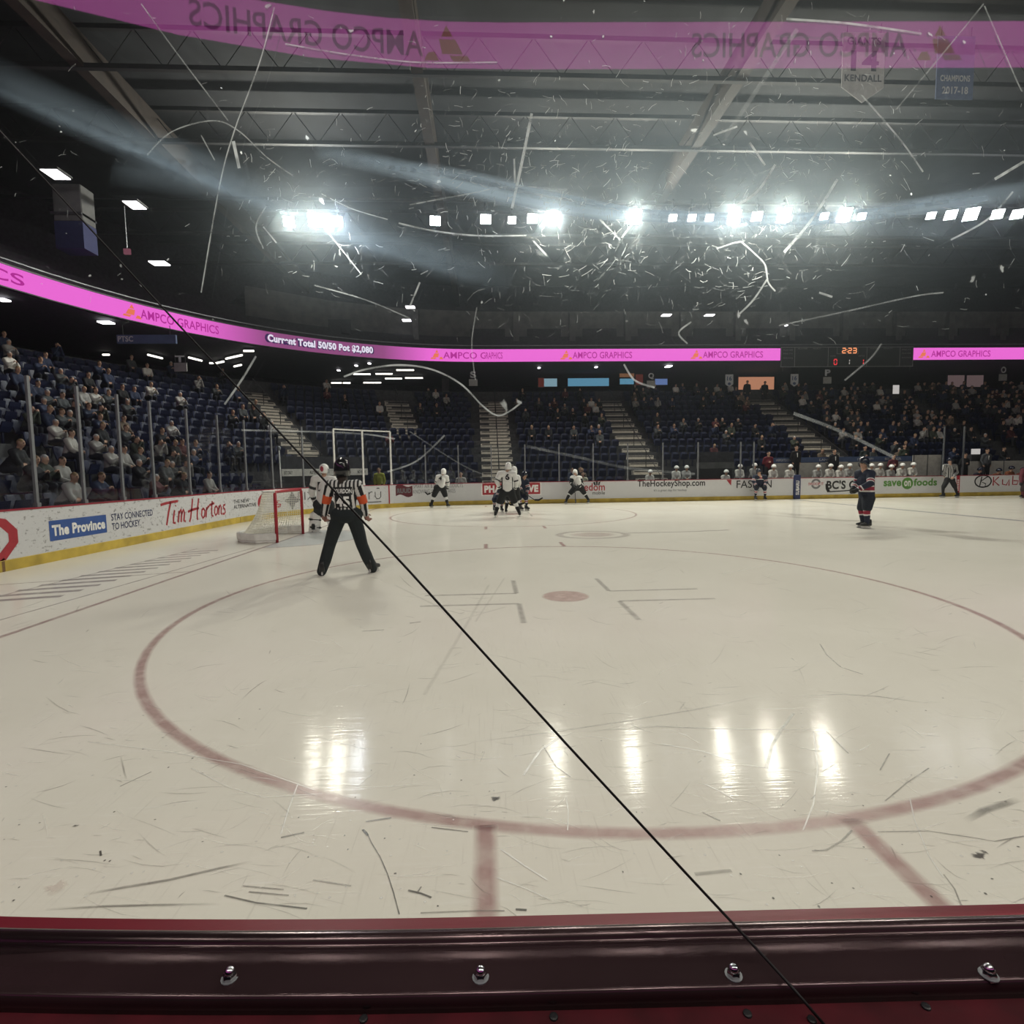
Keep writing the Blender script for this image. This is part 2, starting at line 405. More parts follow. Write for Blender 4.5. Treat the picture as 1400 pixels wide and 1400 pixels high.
class Soft:
    """flat soft-edged lines lying on the ice or on the glass; carries colour and strength per vertex"""
    def __init__(s): s.v, s.f, s.c = [], [], []
    def line(s, pts, w, soft, col, a, up=Vector((0,0,1)), taper=False):
        pts = [Vector(p) for p in pts]; n = len(pts); b = len(s.v)
        for i, p in enumerate(pts):
            t = (pts[min(i+1, n-1)]-pts[max(i-1, 0)]); t = t.normalized() if t.length > 1e-9 else Vector((1,0,0))
            q = up.cross(t).normalized()
            k = 1.0
            if taper: k = max(.02, math.sin(PI*min(1, max(0, i/(n-1))))**.6) if n > 2 else 1
            for x, al in ((-w/2-soft, 0), (-w/2, a*k), (w/2, a*k), (w/2+soft, 0)):
                s.v.append(tuple(p+q*x)); s.c.append((*col, al))
        for i in range(n-1):
            for j in range(3):
                q = b+i*4+j; s.f.append((q, q+1, q+5, q+4))
    def blob(s, c, rx, ry, rot, col, a, M2=None, n=18, ir=.5, jit=0.0):
        b = len(s.v); s.v.append(tuple(c)); s.c.append((*col, a))
        X, Y = M2 if M2 else (Vector((1,0,0)), Vector((0,1,0)))
        ph = [1+jit*random.uniform(-1,1) for _ in range(n)]
        for r, al in ((ir, a), (1, 0)):
            for k in range(n):
                t = 2*PI*k/n; x, y = rx*r*ph[k]*math.cos(t), ry*r*ph[k]*math.sin(t)
                s.v.append(tuple(Vector(c)+X*(x*math.cos(rot)-y*math.sin(rot))+Y*(x*math.sin(rot)+y*math.cos(rot)))); s.c.append((*col, al))
        for k in range(n):
            j = (k+1) % n
            s.f.append((b, b+1+k, b+1+j)); s.f.append((b+1+k, b+1+n+k, b+1+n+j, b+1+j))
    def build(s, name, m, parent=None):
        me = bpy.data.meshes.new(name); me.from_pydata(s.v, [], s.f); me.materials.append(m)
        at_ = me.color_attributes.new('Col', 'FLOAT_COLOR', 'POINT'); at_.data.foreach_set('color', np.array(s.c, dtype=np.float32).ravel()); me.update()
        return link(name, me, parent)
XD, YD = 1.0088, 6.82
RING = 4.572
RED_P, BLUE_P, DARK_P = (.36,.13,.14), (.16,.17,.24), (.11,.10,.09)
p = Soft()
def circ(cx, cy, r, n=96, a0=0, a1=2*PI): return [(cx+r*math.cos(a0+(a1-a0)*k/n), cy+r*math.sin(a0+(a1-a0)*k/n), .0012) for k in range(n+1)]
GX = -5.06
for yd_, st in ((YD, .46), (YD+13.41, .38)):
    p.line(circ(XD, yd_, RING), .035, .035, RED_P, st)
    p.blob((XD, yd_, .0012), .32, .32, 0, (.48,.22,.21), .42, ir=.86, n=32)
    for sx in (-1, 1):
        for sy in (-1, 1):
            x0, y0 = XD+sx*.63, yd_-.05+sy*.28
            p.line([(x0, y0, .0012), (x0+sx*1.22, y0, .0012)], .03, .03, DARK_P, .30)
            p.line([(x0, y0, .0012), (x0, y0+sy*.85, .0012)], .03, .03, DARK_P, .30)
            hx = XD-.19+sx*.85; hy = math.sqrt(RING**2-(hx-XD)**2)
            p.line([(hx, yd_+sy*hy, .0012), (hx, yd_+sy*(hy+.72), .0012)], .04, .04, RED_P, .5)
p.line([(GX, 1.5, .0012), (GX, 25.6, .0012)], .04, .03, (.34,.16,.17), .5)
p.line([(15.4, YN, .0012), (15.4, YF, .0012)], .16, .05, BLUE_P, .62)
GYC = 13.93
# goal crease: pale blue half disc with a thin outline
n0 = 24; b = len(p.v); p.v.append((GX, GYC, .0010)); p.c.append((.34,.46,.60,.30))
for k in range(n0+1):
    t = -PI/2+PI*k/n0; p.v.append((GX+1.83*math.cos(t), GYC+1.83*math.sin(t), .0010)); p.c.append((.34,.46,.60,.28))
for k in range(n0): p.f.append((b, b+1+k, b+2+k))
p.line(circ(GX, GYC, 1.83, 32, -PI/2, PI/2), .03, .02, RED_P, .5)
# trapezoid lines and striped sponsor panel behind the goal line
p.line([(GX, 9.3, .0012), (XE, 8.2, .0012)], .03, .02, (.3,.2,.2), .4)
for k in range(13):
    y = 7.3+k*.36
    p.line([(-6.95+.035*k, y, .0012), (-5.9+.0*k, y+.28, .0012)], .09, .05, (.23,.17,.20), .55*(1-.03*k))
for x, w in ((-7.0, .015), (-5.75, .015)):
    p.line([(x, 5.2, .0012), (x+.5, 12.2, .0012)], w, .02, (.25,.2,.2), .45)
# logo under the ice between the two near circles
p.line([(2.67+.85*math.cos(t), 13.33+.75*math.sin(t), .0012) for t in np.linspace(0, 2*PI, 40)], .10, .08, (.30,.25,.25), .28)
p.blob((2.67, 13.33, .0012), .62, .5, 0, (.42,.26,.27), .25, ir=.7, n=28)
p.line([(3.6, 13.5, .0012), (5.2, 13.55, .0012), (6.4, 13.75, .0012)], .05, .06, (.2,.18,.18), .4)
p.build('ice_lines', M['ice_paint'], ice)
# skate cuts, skid marks, shaved snow and broad soft grey bands
k_ = Soft()
def G(*a): return [at_z(u, v, .0018) for u, v in a]
BLK, SNOW, GRY = (.04,.04,.035), (.86,.85,.82), (.22,.21,.19)
k_.line(G((501,1137),(508,1152),(520,1172),(530,1195),(538,1220),(546,1250)), 0.0022, 0.0018, BLK, .8)
k_.line(G((496,1134),(503,1142)), 0.0066, 0.0036, BLK, .85)
k_.blob(G((677,1092))[0], .026, .022, .4, BLK, .85, jit=.35); k_.blob(G((1340,1170))[0], .030, .022, .3, BLK, .9, jit=.5); k_.blob(G((1345,1164))[0], .014, .014, 0, BLK, .8, jit=.4)
k_.line(G((1318,1121),(1345,1108),(1370,1100),(1396,1094)), 0.0165, 0.0150, GRY, .6, taper=True)
k_.line(G((1200,1137),(1270,1136),(1330,1145),(1360,1150),(1400,1143)), 0.0033, 0.0024, GRY, .7)
k_.line(G((1110,1163),(1130,1162),(1150,1150),(1165,1135)), 0.0044, 0.0036, GRY, .6)
k_.line(G((1290,1195),(1305,1215),(1315,1240)), 0.0033, 0.0024, GRY, .5)
k_.line(G((1244,1092),(1250,1120),(1270,1170),(1290,1200)), 0.0033, 0.0024, SNOW, .7)
k_.line(G((1080,952),(1150,949),(1200,952),(1270,962)), 0.0083, 0.0072, GRY, .5, taper=True)
k_.line(G((790,1000),(900,993),(1000,997),(1150,998)), 0.0066, 0.0060, GRY, .55, taper=True)
k_.line(G((640,1015),(760,1000),(860,985),(950,970),(1040,952)), 0.0066, 0.0072, GRY, .45, taper=True)
k_.line(G((1121,880),(1130,895),(1150,912),(1180,922)), 0.0066, 0.0036, GRY, .6)
k_.line(G((668,800),(640,850),(610,900),(580,950)), 0.0110, 0.0180, GRY, .10); k_.line(G((690,790),(650,850)), 0.0110, 0.0120, GRY, .08)
k_.line(G((540,800),(600,830),(620,850),(690,830)), 0.0110, 0.0180, GRY, .10)
k_.line(G((495,863),(525,861)), 0.0110, 0.0072, BLK, .5); k_.line(G((560,852),(575,850)), 0.0165, 0.0120, BLK, .35)
k_.line(G((685,1161),(715,1182),(748,1203)), 0.0033, 0.0036, SNOW, .9); k_.line(G((680,1200),(720,1215),(752,1230)), 0.0028, 0.0030, SNOW, .7)
k_.line(G((770,1005),(740,1025),(722,1050),(716,1060)), 0.0077, 0.0048, SNOW, .85); k_.line(G((774,1090),(777,1110),(776,1135)), 0.0033, 0.0036, SNOW, .7)
k_.line(G((744,1022),(760,1048),(780,1062)), 0.0044, 0.0030, GRY, .7); k_.line(G((905,1017),(960,1027),(1000,1040)), 0.0033, 0.0036, SNOW, .9)
k_.line(G((964,1072),(985,1082),(1003,1092)), 0.0039, 0.0036, SNOW, .9); k_.line(G((1112,1000),(1118,1050),(1112,1100),(1098,1135)), 0.0033, 0.0036, SNOW, .7)
k_.line(G((1085,975),(1070,995),(1055,1020),(1048,1050)), 0.0099, 0.0072, GRY, .55); k_.line(G((1130,1000),(1160,1030)), 0.0044, 0.0036, GRY, .55)
k_.line(G((1210,1095),(1240,1070),(1270,1050)), 0.0033, 0.0024, GRY, .6); k_.line(G((1203,1053),(1216,1030)), 0.0033, 0.0024, GRY, .6)
k_.line(G((120,1014),(220,1026),(330,1045),(430,1080)), 0.0033, 0.0036, SNOW, .6); k_.line(G((262,1050),(310,1075),(360,1090),(440,1085)), 0.0039, 0.0036, SNOW, .5)
k_.line(G((408,1070),(395,1105),(384,1140)), 0.0033, 0.0036, SNOW, .7); k_.blob(G((78,1212))[0], .05, .04, .5, (.80,.70,.64), .5, jit=.4)
k_.line(G((115,1222),(170,1213),(230,1203),(300,1187),(345,1178)), 0.0077, 0.0060, GRY, .65, taper=True)
k_.line(G((62,1243),(140,1239),(210,1237),(300,1236)), 0.0055, 0.0036, GRY, .75, taper=True)
k_.line(G((307,1224),(350,1234),(420,1242)), 0.0044, 0.0024, BLK, .7); k_.line(G((340,1219),(395,1224)), 0.0033, 0.0024, GRY, .8); k_.line(G((332,1211),(388,1216)), 0.0033, 0.0024, GRY, .7)
k_.line(G((428,1203),(480,1211)), 0.0039, 0.0024, GRY, .7); k_.line(G((384,1145),(416,1138)), 0.0077, 0.0036, BLK, .5); k_.line(G((164,1075),(207,1055)), 0.0033, 0.0024, GRY, .7)
k_.line(G((137,1163),(138,1170)), 0.0055, 0.0024, BLK, .8); k_.blob(G((104,1129))[0], .014, .01, 0, BLK, .7, jit=.5); k_.line(G((590,1131),(640,1137)), 0.0039, 0.0024, GRY, .8)
k_.line(G((500,1123),(535,1118)), 0.0066, 0.0036, GRY, .8); k_.line(G((558,1217),(575,1221),(590,1227)), 0.0055, 0.0030, BLK, .7); k_.line(G((570,1221),(576,1212)), 0.0033, 0.0024, GRY, .8)
k_.line(G((705,1243),(720,1244)), 0.0066, 0.0030, BLK, .7); k_.line(G((575,1248),(650,1245),(690,1245)), 0.0033, 0.0024, GRY, .6); k_.line(G((960,1110),(985,1122)), 0.0044, 0.0030, GRY, .7)
k_.line(G((950,1195),(1000,1190)), 0.0110, 0.0060, GRY, .4); k_.line(G((985,785),(1060,770)), 0.0165, 0.0120, SNOW, .3)
for (u0, v0, u1, v1, a) in ((1040,702,1240,716,.35),(1170,716,1240,722,.3),(1230,720,1330,730,.42),(1280,728,1400,742,.45),(1150,735,1240,733,.3),(1060,700,1130,705,.3)):
    k_.line(G((u0,v0),((u0+u1)/2,(v0+v1)/2+2),(u1,v1)), .25, .35, (.33,.31,.28), a, taper=True)  # broad soft grey bands on the ice towards the right
for _ in range(620):
    v = 720+ (1240-720)*random.random()**.75; u = random.uniform(0, 1400); Lp = random.uniform(8, 75)*(.5+(v-700)/500)
    a0 = random.gauss(.0, .55); du, dv = Lp*math.cos(a0), Lp*math.sin(a0)*.45; bend = random.uniform(-.18,.18)*Lp*.4
    g = G((u,v),(u+du*.33,v+dv*.33+bend),(u+du*.66,v+dv*.66+bend),(u+du,v+dv))
    if all(YN+.1 < q.y < YF-.3 and sdist(q.x, q.y) < -.15 for q in g):
        sn = random.random() < .42
        k_.line(g, random.uniform(.0005,.0025)*(1+(1200-v)/300), .0022*(1+(1200-v)/250), SNOW if sn else random.choice([GRY,(.3,.28,.25)]), random.uniform(.15,.5), taper=True)
for _ in range(420):
    v = random.uniform(820, 1240); u = random.uniform(0, 1400); q = G((u, v))[0]
    if q.y > YN+.1: k_.blob(q, random.uniform(.003,.008), random.uniform(.003,.008), 0, SNOW if random.random() < .7 else BLK, .8, n=6)
k_.build('skate_marks_and_bands', M['ice_marks'], ice)['kind'] = 'stuff'

# ---------------------------------------------------------------- boards, with kick strip, cap rail and printed advertisements
S0, S1 = -LEND-SFAR*.35, SFAR+46
wall = MB(); wall.sweep([(0,.18),(0,1.06),(.10,1.06),(.10,0),(0,0)], S0, S1, .4); boards = struct(wall.build('wall_rink', M['board']), 'white dasher boards around the rink covered in printed advertisements')
mb = MB(); mb.sweep([(-.012,0),(-.012,.19),(.001,.20)], S0, S1, .4); mb.build('kick_strip', M['yellow'], boards)['label'] = 'yellow kick strip along the foot of the boards'
mb = MB(); mb.sweep([(-.012,1.055),(-.012,1.085),(.12,1.085),(.12,1.055)], S0, S1, .4, closed=True); mb.build('cap_rail', M['red_cap'], boards)['label'] = 'dark red rail capping the boards'
def vline(u, v0, v1, m, w=.05, name='board_joint', lab='red joint line between two boards'):
    s, z, P = at_wall(u, (v0+v1)/2); q = MB(); panel(q, s-w/2, s+w/2, .02, 1.055, -.014); o = q.build(name, m, boards); o['label'] = lab
vline(532, 662, 692, M['red'], .06)
for u, v in ((4, 775), (328, 712)): 
    s, z, P = at_wall(u, v); q = MB(); q.sweep([(-.014,.0),(-.014,.19)], s-.03, s+.03, .06); q.build('kick_joint', M['kick_joint'], boards)
def ad(name, label): 
    q = MB(); return q, (lambda mats: (lambda o: (o.__setitem__('label', label), o)[1])(q.build(name, mats, boards)))
E_ = -.004
def simple_text(name, label, s, box, m, bold=.0, shear=0.0, lines=None):
    q, fin = ad(name, label); s0, s1, z0, z1 = px_box(*box)
    L_ = s if isinstance(s, list) else [s]; n = len(L_)
    wmax = max(text2d(t, bold, shear)[2]*(1.0) for t in L_)
    for i, t in enumerate(L_):
        h = (z1-z0)/(n+.3*(n-1)); zz = z1-h*(1.3*i+1); w = text2d(t, bold, shear)[2]/wmax
        wall_text(q, t, s0, s0+(s1-s0)*w, zz, zz+h, E_, bold, shear)
    return fin(m)
# red diamond at the picture edge
q, fin = ad('diamond_advertisement', 'red diamond outline with black lettering on the end boards')
s0, s1, z0, z1 = px_box(-60, 24, 703, 757); cs, cz, hw = (s0+s1)/2, .58, (s1-s0)/2
out_, in_ = [(-1,0),(-.55,.36),(.0,.42),(.62,.34),(1,.13),(1,-.1),(.5,-.38),(0,-.42),(-.55,-.36)], None
for i in range(len(out_)):
    a, b_ = out_[i], out_[(i+1) % len(out_)]
    quad = [(cs+hw*a[0], cz+a[1]), (cs+hw*b_[0], cz+b_[1]), (cs+hw*b_[0]*.66, cz+b_[1]*.62), (cs+hw*a[0]*.66, cz+a[1]*.62)]
    q.add([(*path(s, E_), z) for s, z in quad], [(0,1,2,3)])
wall_text(q, 'A', cs-hw*.1, cs+hw*.34, cz-.13, cz+.12, E_-.001, .05, 0, 1)
stroke(q, [[(.0,.0),(.25,.08),(.5,.2),(.7,.42)]], cs+hw*.1, cs+hw*.6, cz-.42, cz-.25, E_, .04, 1)
fin([M['red'], M['ad_black']])
q, fin = ad('blue_advertisement', 'blue rectangle with bold white newspaper lettering')
s0, s1, z0, z1 = px_box(66.5, 145.5, 702.5, 731.5); z0, z1 = .40, .80
panel(q, s0, s1, z0, z1, E_, 0); wall_text(q, 'The Province', s0+.06, s1-.05, z0+.09, z1-.09, E_-.003, .045, 0, 1); fin([M['ad_blue'], M['ad_white']])
def fixed(name, label, L_, u0, u1, v, z0, z1, m, bold=0.0, shear=0.0):
    a = at_wall(u0, v)[0]; b = at_wall(u1, v)[0]; q, fin = ad(name, label); n = len(L_); wm = max(text2d(t, bold, shear)[2] for t in L_)
    for i, t in enumerate(L_):
        h = (z1-z0)/(n+.35*(n-1)); zz = z1-h*(1.35*i+1)
        wall_text(q, t, a, a+(b-a)*text2d(t, bold, shear)[2]/wm, zz, zz+h, E_, bold, shear)
    return fin(m)
fixed('slogan_lettering', 'navy lettering STAY CONNECTED TO HOCKEY beside the blue rectangle', ['STAY CONNECTED','TO HOCKEY.'], 152, 209, 709, .43, .80, M['navy'], .008)
# brush script
q, fin = ad('script_advertisement', 'dark red brush script lettering on the end boards')
a_, b_ = at_wall(220, 701)[0], at_wall(309, 695)[0]
T = lambda o, w: [[(o+x*w, y) for x, y in L_] for L_ in ()]
scr = [ [(.0,.86),(.06,.90),(.14,.93),(.23,.95)], [(.13,.92),(.10,.60),(.075,.25),(.06,.05)],
        [(.175,.60),(.155,.30),(.15,.10),(.18,.08)], [(.19,.75),(.195,.79)],
        [(.215,.08),(.235,.55)], [(.235,.45),(.265,.60),(.27,.45),(.255,.08)], [(.268,.40),(.30,.58),(.31,.45),(.295,.12),(.32,.08)],
        [(.44,.98),(.42,.60),(.395,.20),(.375,.03)], [(.535,.98),(.51,.60),(.495,.22),(.50,.05)], [(.36,.46),(.43,.52),(.53,.56)],
        [(.60,.52),(.575,.45),(.565,.22),(.585,.10),(.615,.18),(.625,.40),(.60,.52)],
        [(.655,.55),(.645,.30),(.635,.10)], [(.65,.42),(.68,.58),(.70,.55)],
        [(.755,.80),(.735,.40),(.735,.14),(.76,.10)], [(.70,.62),(.745,.66),(.79,.70)],
        [(.82,.55),(.795,.48),(.785,.25),(.80,.13),(.83,.20),(.845,.42),(.82,.55)],
        [(.87,.55),(.862,.30),(.855,.12)], [(.865,.40),(.895,.58),(.91,.45),(.90,.18),(.92,.12)],
        [(.985,.56),(.955,.54),(.95,.42),(.975,.34),(.98,.20),(.955,.12),(.93,.16)] ]
stroke(q, scr, a_, b_, .30, .98, E_, .07); fin(M['red'])
fixed('tagline_lettering', 'small black lettering THE NEW ALTERNATIVE on the end boards', ['THE NEW','ALTERNATIVE'], 319, 350, 686, .50, .80, M['ad_black'], .02)
q, fin = ad('roundel_advertisement', 'faded red figures behind the goal net on the boards')
a_, b_ = at_wall(352, 684)[0], at_wall(384, 681)[0]
wall_text(q, '6', a_, a_+.38, .42, .92, E_, .03); wall_text(q, '6', b_-.38, b_, .36, .66, E_, .03); fin(M['red'])
q, fin = ad('star_advertisement', 'grey diamond star logo seen through the goal')
s0 = at_wall(399.5, 683)[0]
for i in range(8):
    a0, a1 = i*PI/4, (i+1)*PI/4; r0, r1 = (.5,.24) if i % 2 == 0 else (.24,.5)
    q.add([(*path(s0, E_), .60)]+[(*path(s0+.45/.5*r*math.cos(a), E_), .60+r*.8*math.sin(a)) for r, a in ((r0,a0),(r1,a1))], [(0,1,2)])
fin(M['ad_grey'])
fixed('grey_lettering', 'grey lettering half hidden behind the goalie', ['FIXX'], 407, 446, 678, .58, .90, M['ad_grey'], 0.0)
q, fin = ad('thin_letter_advertisement', 'large thin black letters with a bar over the last one')
a_, b_ = at_wall(494, 676)[0], at_wall(521, 674)[0]; w = b_-a_
stroke(q, [[(.0,.66),(.18,.66)],[(.06,.9),(.06,.25),(.12,.12),(.2,.12)], [(.38,.1),(.38,.66)],[(.38,.5),(.46,.64),(.56,.66)], [(.70,.66),(.70,.28),(.78,.12),(.90,.12),(.98,.28),(.98,.66)],[(.78,.92),(.92,.92)], [(.3,-.12),(1.0,-.12)]], a_, b_, .38, .98, E_, .035); fin(M['ad_black'])
q, fin = ad('wave_advertisement', 'dark wavy flag logo with pale lettering')
s0, s1, z0, z1 = px_box(541, 564, 663, 678); vs = []
for k in range(9):
    t = k/8; w = .07*math.sin(t*2*PI)
    vs += [(*path(s0+(s1-s0)*t, E_), z0+w), (*path(s0+(s1-s0)*t, E_), z1+w-.03)]
q.add(vs, [(2*k, 2*k+2, 2*k+3, 2*k+1) for k in range(8)], 0)
wall_text(q, 'RUUD', s0+.07, s1-.07, (z0+z1)/2-.13, (z0+z1)/2+.10, E_-.003, .05, 0, 1)
m_wave = mat('wave_logo', (.10,.012,.02), .5); fin([m_wave, M['ad_grey']])
simple_text('grey_slogan', 'two small lines of grey lettering behind the leaning white skater', ['SMART AIR & WATER PRODUCTS','KNOWING WHAT IT TAKES'], (565,633,661.5,674), M['ad_grey'], .0)
q, fin = ad('red_advertisement', 'red rectangle with white lettering behind the skaters')
s0, s1, z0, z1 = px_box(659.5, 738.5, 660.5, 676); panel(q, s0-.06, s1+.06, z0-.05, z1+.05, E_, 1); panel(q, s0, s1, z0, z1, E_-.003, 0)
wall_text(q, 'PHARMASAVE', s0+.09, s1-.09, z0+.10, z1-.10, E_-.006, .06, 0, 1); fin([M['red'], M['ad_white']])
simple_text('red_lettering', 'red lower case lettering beside the skater in white', 'freedom', (784,827,660.5,671), M['red'], .015)
simple_text('small_dark_lettering', 'small dark lettering mobile under the red word', 'mobile', (810,827,671.5,676), M['ad_black'], .01)
q, fin = ad('leaf_logo', 'small dark leaf mark over the red word')
s0, s1, z0, z1 = px_box(812, 820, 656.5, 663.5)
for dx, h in ((-.5,.7),(0,1),(.5,.75)):
    c = (s0+s1)/2+dx*(s1-s0)*.6
    q.add([(*path(c-.03, E_), z0), (*path(c+.04, E_), z0), (*path(c+.05+dx*.1, E_), z0+(z1-z0)*h), (*path(c-.06+dx*.1, E_), z0+(z1-z0)*h*.8)], [(0,1,2,3)])
fin(M['ad_black'])
simple_text('shop_lettering', 'bold black web address lettering on the side boards', 'TheHockeyShop.com', (871.5,964,656,667.5), M['ad_black'], .02)
simple_text('tiny_slogan', 'small black lettering It is a great day for hockey', "It's a great day for hockey", (894,939,668.5,672.5), M['ad_black'], .0)
q, fin = ad('triangle_logo', 'small red triangle logo left of black capitals'); s0, s1, z0, z1 = px_box(993, 1000, 656, 664)
q.add([(*path(s0, E_), z1), (*path(s1, E_), z1), (*path(s1-.02, E_), z0)], [(0,2,1)]); fin(M['red'])
simple_text('capital_lettering', 'thin black capitals FASKEN behind the crouched player', 'FASKEN', (1007,1055,656.5,667), M['ad_black'], .005)
simple_text('tiny_capitals', 'tiny black line of lettering under the capitals', 'Own tomorrow', (1025,1038,669,671.5), M['ad_black'], .0)
q, fin = ad('circle_advertisement', 'dark ring logo crossed by a small wordmark')
s0, s1, z0, z1 = px_box(1105, 1126, 654.5, 668.5); c = (s0+s1)/2; r = (z1-z0)/2
ring2d(q, c, (z0+z1)/2, r, r, .10, E_, 0, 20, .3, PI-.3); ring2d(q, c, (z0+z1)/2, r, r, .10, E_, 0, 20, PI+.3, 2*PI-.3)
wall_text(q, 'SWOOP IT', s0, s1, (z0+z1)/2-.07, (z0+z1)/2+.07, E_-.002, .02, 0, 1); fin([M['ad_grey'], M['m_'] if 'm_' in M else M['red']])
simple_text('bold_lettering', 'bold black lettering partly hidden by the player in navy', "BC'S OWN", (1130,1196,656.5,668.5), M['ad_black'], .035)
q, fin = ad('green_advertisement', 'green lettering with a green disc in the middle')
s0, s1, z0, z1 = px_box(1208, 1281, 652.5, 668.5); L_ = s1-s0; zc = (z0+z1)/2-.01; r = (z1-z0)/2*1.0; c = s0+L_*.445
disc2d(q, c, zc, r, r, E_, 0); wall_text(q, 'save', s0, c-r-.03, zc-.14, zc+.15, E_, .035); wall_text(q, 'foods', c+r+.03, s1, zc-.14, zc+.24, E_, .035)
wall_text(q, 'on', c-r*.6, c+r*.6, zc-.15, zc+.14, E_-.003, .03, 0, 1); fin([M['ad_green'], M['ad_white']])
q, fin = ad('red_gate_strip', 'red upright strip with white lettering behind the linesman'); s0, s1, z0, z1 = px_box(1307.5, 1312, 643, 676)
panel(q, s0, s1, .0, 1.06, -.015, 0)
for k in range(6): panel(q, s0+.03, s1-.05, .30+.1*k, .36+.1*k, -.018, 1)
fin([M['red'], M['ad_white']])
q, fin = ad('roundel_k_advertisement', 'black oval ring with a letter K on the boards'); s0, s1, z0, z1 = px_box(1332, 1356, 649, 667); c = (s0+s1)/2; r = (z1-z0)/2; zc = (z0+z1)/2
ring2d(q, c, zc, (s1-s0)/2, r, .07, E_, 0); stroke(q, [[(.42,.85),(.32,.15)],[(.75,.85),(.36,.5),(.66,.3),(.62,.12),(.8,.1)]], s0, s1, z0, z1, E_, .06); fin(M['ad_black'])
q, fin = ad('angular_red_lettering', 'red angular lettering cut by the picture edge'); s0, s1, z0, z1 = px_box(1358, 1418, 651.5, 663.5)
K = [[(.0,1),(.0,0)],[(.12,1),(.02,.5),(.14,0)],[(.21,.7),(.21,.15),(.30,.05),(.36,.7),(.36,-.05)],[(.44,1.1),(.44,.1),(.54,.1),(.57,.5),(.46,.55)],[(.66,.05),(.62,.4),(.70,.65),(.77,.3),(.66,.05)],[(.84,.95),(.84,.05),(.88,.05)],[(.80,.6),(.9,.6)],[(1,.05),(.93,.3),(1,.6)]]
stroke(q, K, s0, s1, z0, z1, E_, .06); fin(M['red'])

# bench-door pillar wrapped in a printed pad
s_, z_, P_ = at_wall(1089, 660); g = empty('gate_pillar', (P_.x, YF-.05, 0)); tag(g, 'dark blue padded pillar with white upright lettering at the bench door', 'pillar')
mb = MB(); mb.rbox((0,0,.62), (.34,.10,1.24), .02); mb.build('pad', M['navy'], g).matrix_parent_inverse = Matrix()
mb = MB(); v, f, _ = text2d('SUBARU', .03); mb.add([(.09-.18*b, -.056, .22+.72*a) for a, b in v], f); mb.build('lettering', M['ad_white'], g).matrix_parent_inverse = Matrix()

# ---------------------------------------------------------------- glass above the boards
px_posts = [(50,688),(115,682),(168,677),(211,673),(260,671),(301,667),(337,665),(373,663.5),(415,661),(458,660),(497,659),(535,658)]
ss = [at_wall(u, v-6, .06)[0] for u, v in px_posts]
ss = [ss[0]-3.0, ss[0]-1.5]+ss
side_px = [582,627,672,718,764.5,811,858,906,954,1012,1030]
sr = [at_wall(u, 652, .06)[0] for u in side_px]
def wall_frame(s): x, y = path(s, .06); n = pnorm(s); return Vector((x, y, 0)), math.atan2(n.y, n.x)
posts = [(s, 3.55 if i >= 2 else 3.65, i >= len(ss)-3) for i, s in enumerate(ss)]+[(s, 2.95, False) for s in sr]
g_post, g_pane = 'stanchions between the panes of rink glass', 'panes of glass standing on the boards'
for i, (s, ztop, white) in enumerate(posts):
    c, a = wall_frame(s); mb = MB(); R = Matrix.Rotation(a, 3, 'Z'); w = .075 if white else .06
    mb.box(c+Vector((0,0,(1.08+ztop)/2)), (.05, w, ztop-1.08), M=R); mb.box(c+Vector((0,0,1.12)), (.09, w+.03, .09), M=R)
    zt = ztop
    o = mb.build('stanchion', M['white_metal'] if white else M['steel'])
    if white: tag(o, ['white upright post over the boards, farthest left of the white three, behind the referee','white upright post over the boards, middle of the white three','white upright post over the boards, farthest right of the white three'][i-len(ss)+3], 'post', None)
    elif i < len(ss): tag(o, 'grey metal stanchion holding the tall glass on the end boards', 'post', g_post)
    else: tag(o, 'grey metal stanchion holding the low glass on the far side boards', 'post', g_post+' on the far side')
pane0 = None
for i in range(len(posts)-1):
    (s0, z0, w0), (s1, z1, w1) = posts[i], posts[i+1]
    if s1-s0 > 3.4: continue
    zt = min(z0, z1)-.02
    if i+1 == len(ss): zt = 2.93
    mb = MB(); mb.sweep([(.054,1.09),(.066,1.09),(.066,zt),(.054,zt)], s0+.06, s1-.06, .5, closed=True)
    o = mb.build('rink_glass', M['pane'])
    if i < len(ss)-1: tag(o, 'tall clear glass pane between stanchions on the end boards', 'glass pane', g_pane)
    else: tag(o, 'low clear glass pane between stanchions on the far side boards', 'glass pane', g_pane+' on the far side')
    if w0 and w1 or (i == len(ss)-2):
        q = MB(); q.sweep([(.045,zt-.01),(.045,zt+.05),(.075,zt+.05),(.075,zt-.01)], s0, s1, .5, closed=True); q.build('top_rail', M['white_metal'], o)

# ---------------------------------------------------------------- stands
NR, D0, DR, ZB, ZR = 15, 1.75, .85, .42, .452
def row_dz(k): return D0+DR*k, ZB+ZR*k
mb = MB(); prof = [(D0-.15, 0)]
for k in range(NR):
    d, z = row_dz(k); prof += [(d-.0, z), (d+DR-.001, z)]
prof[0] = (D0, 0.0); DTOP = D0+DR*NR; ZTOP = row_dz(NR-1)[1]
prof += [(DTOP+.02, ZTOP+.9), (DTOP+.12, ZTOP+.9), (DTOP+.12, ZTOP), (DTOP+6.5, ZTOP)]
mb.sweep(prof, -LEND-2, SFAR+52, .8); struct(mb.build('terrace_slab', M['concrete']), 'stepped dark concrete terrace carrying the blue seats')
mb = MB(); mb.sweep([(DTOP+6.5, ZTOP),(DTOP+6.5, 20)], -LEND-2, SFAR+52, .8); struct(mb.build('wall_back', M['dark']), 'dark concourse and upper back wall')
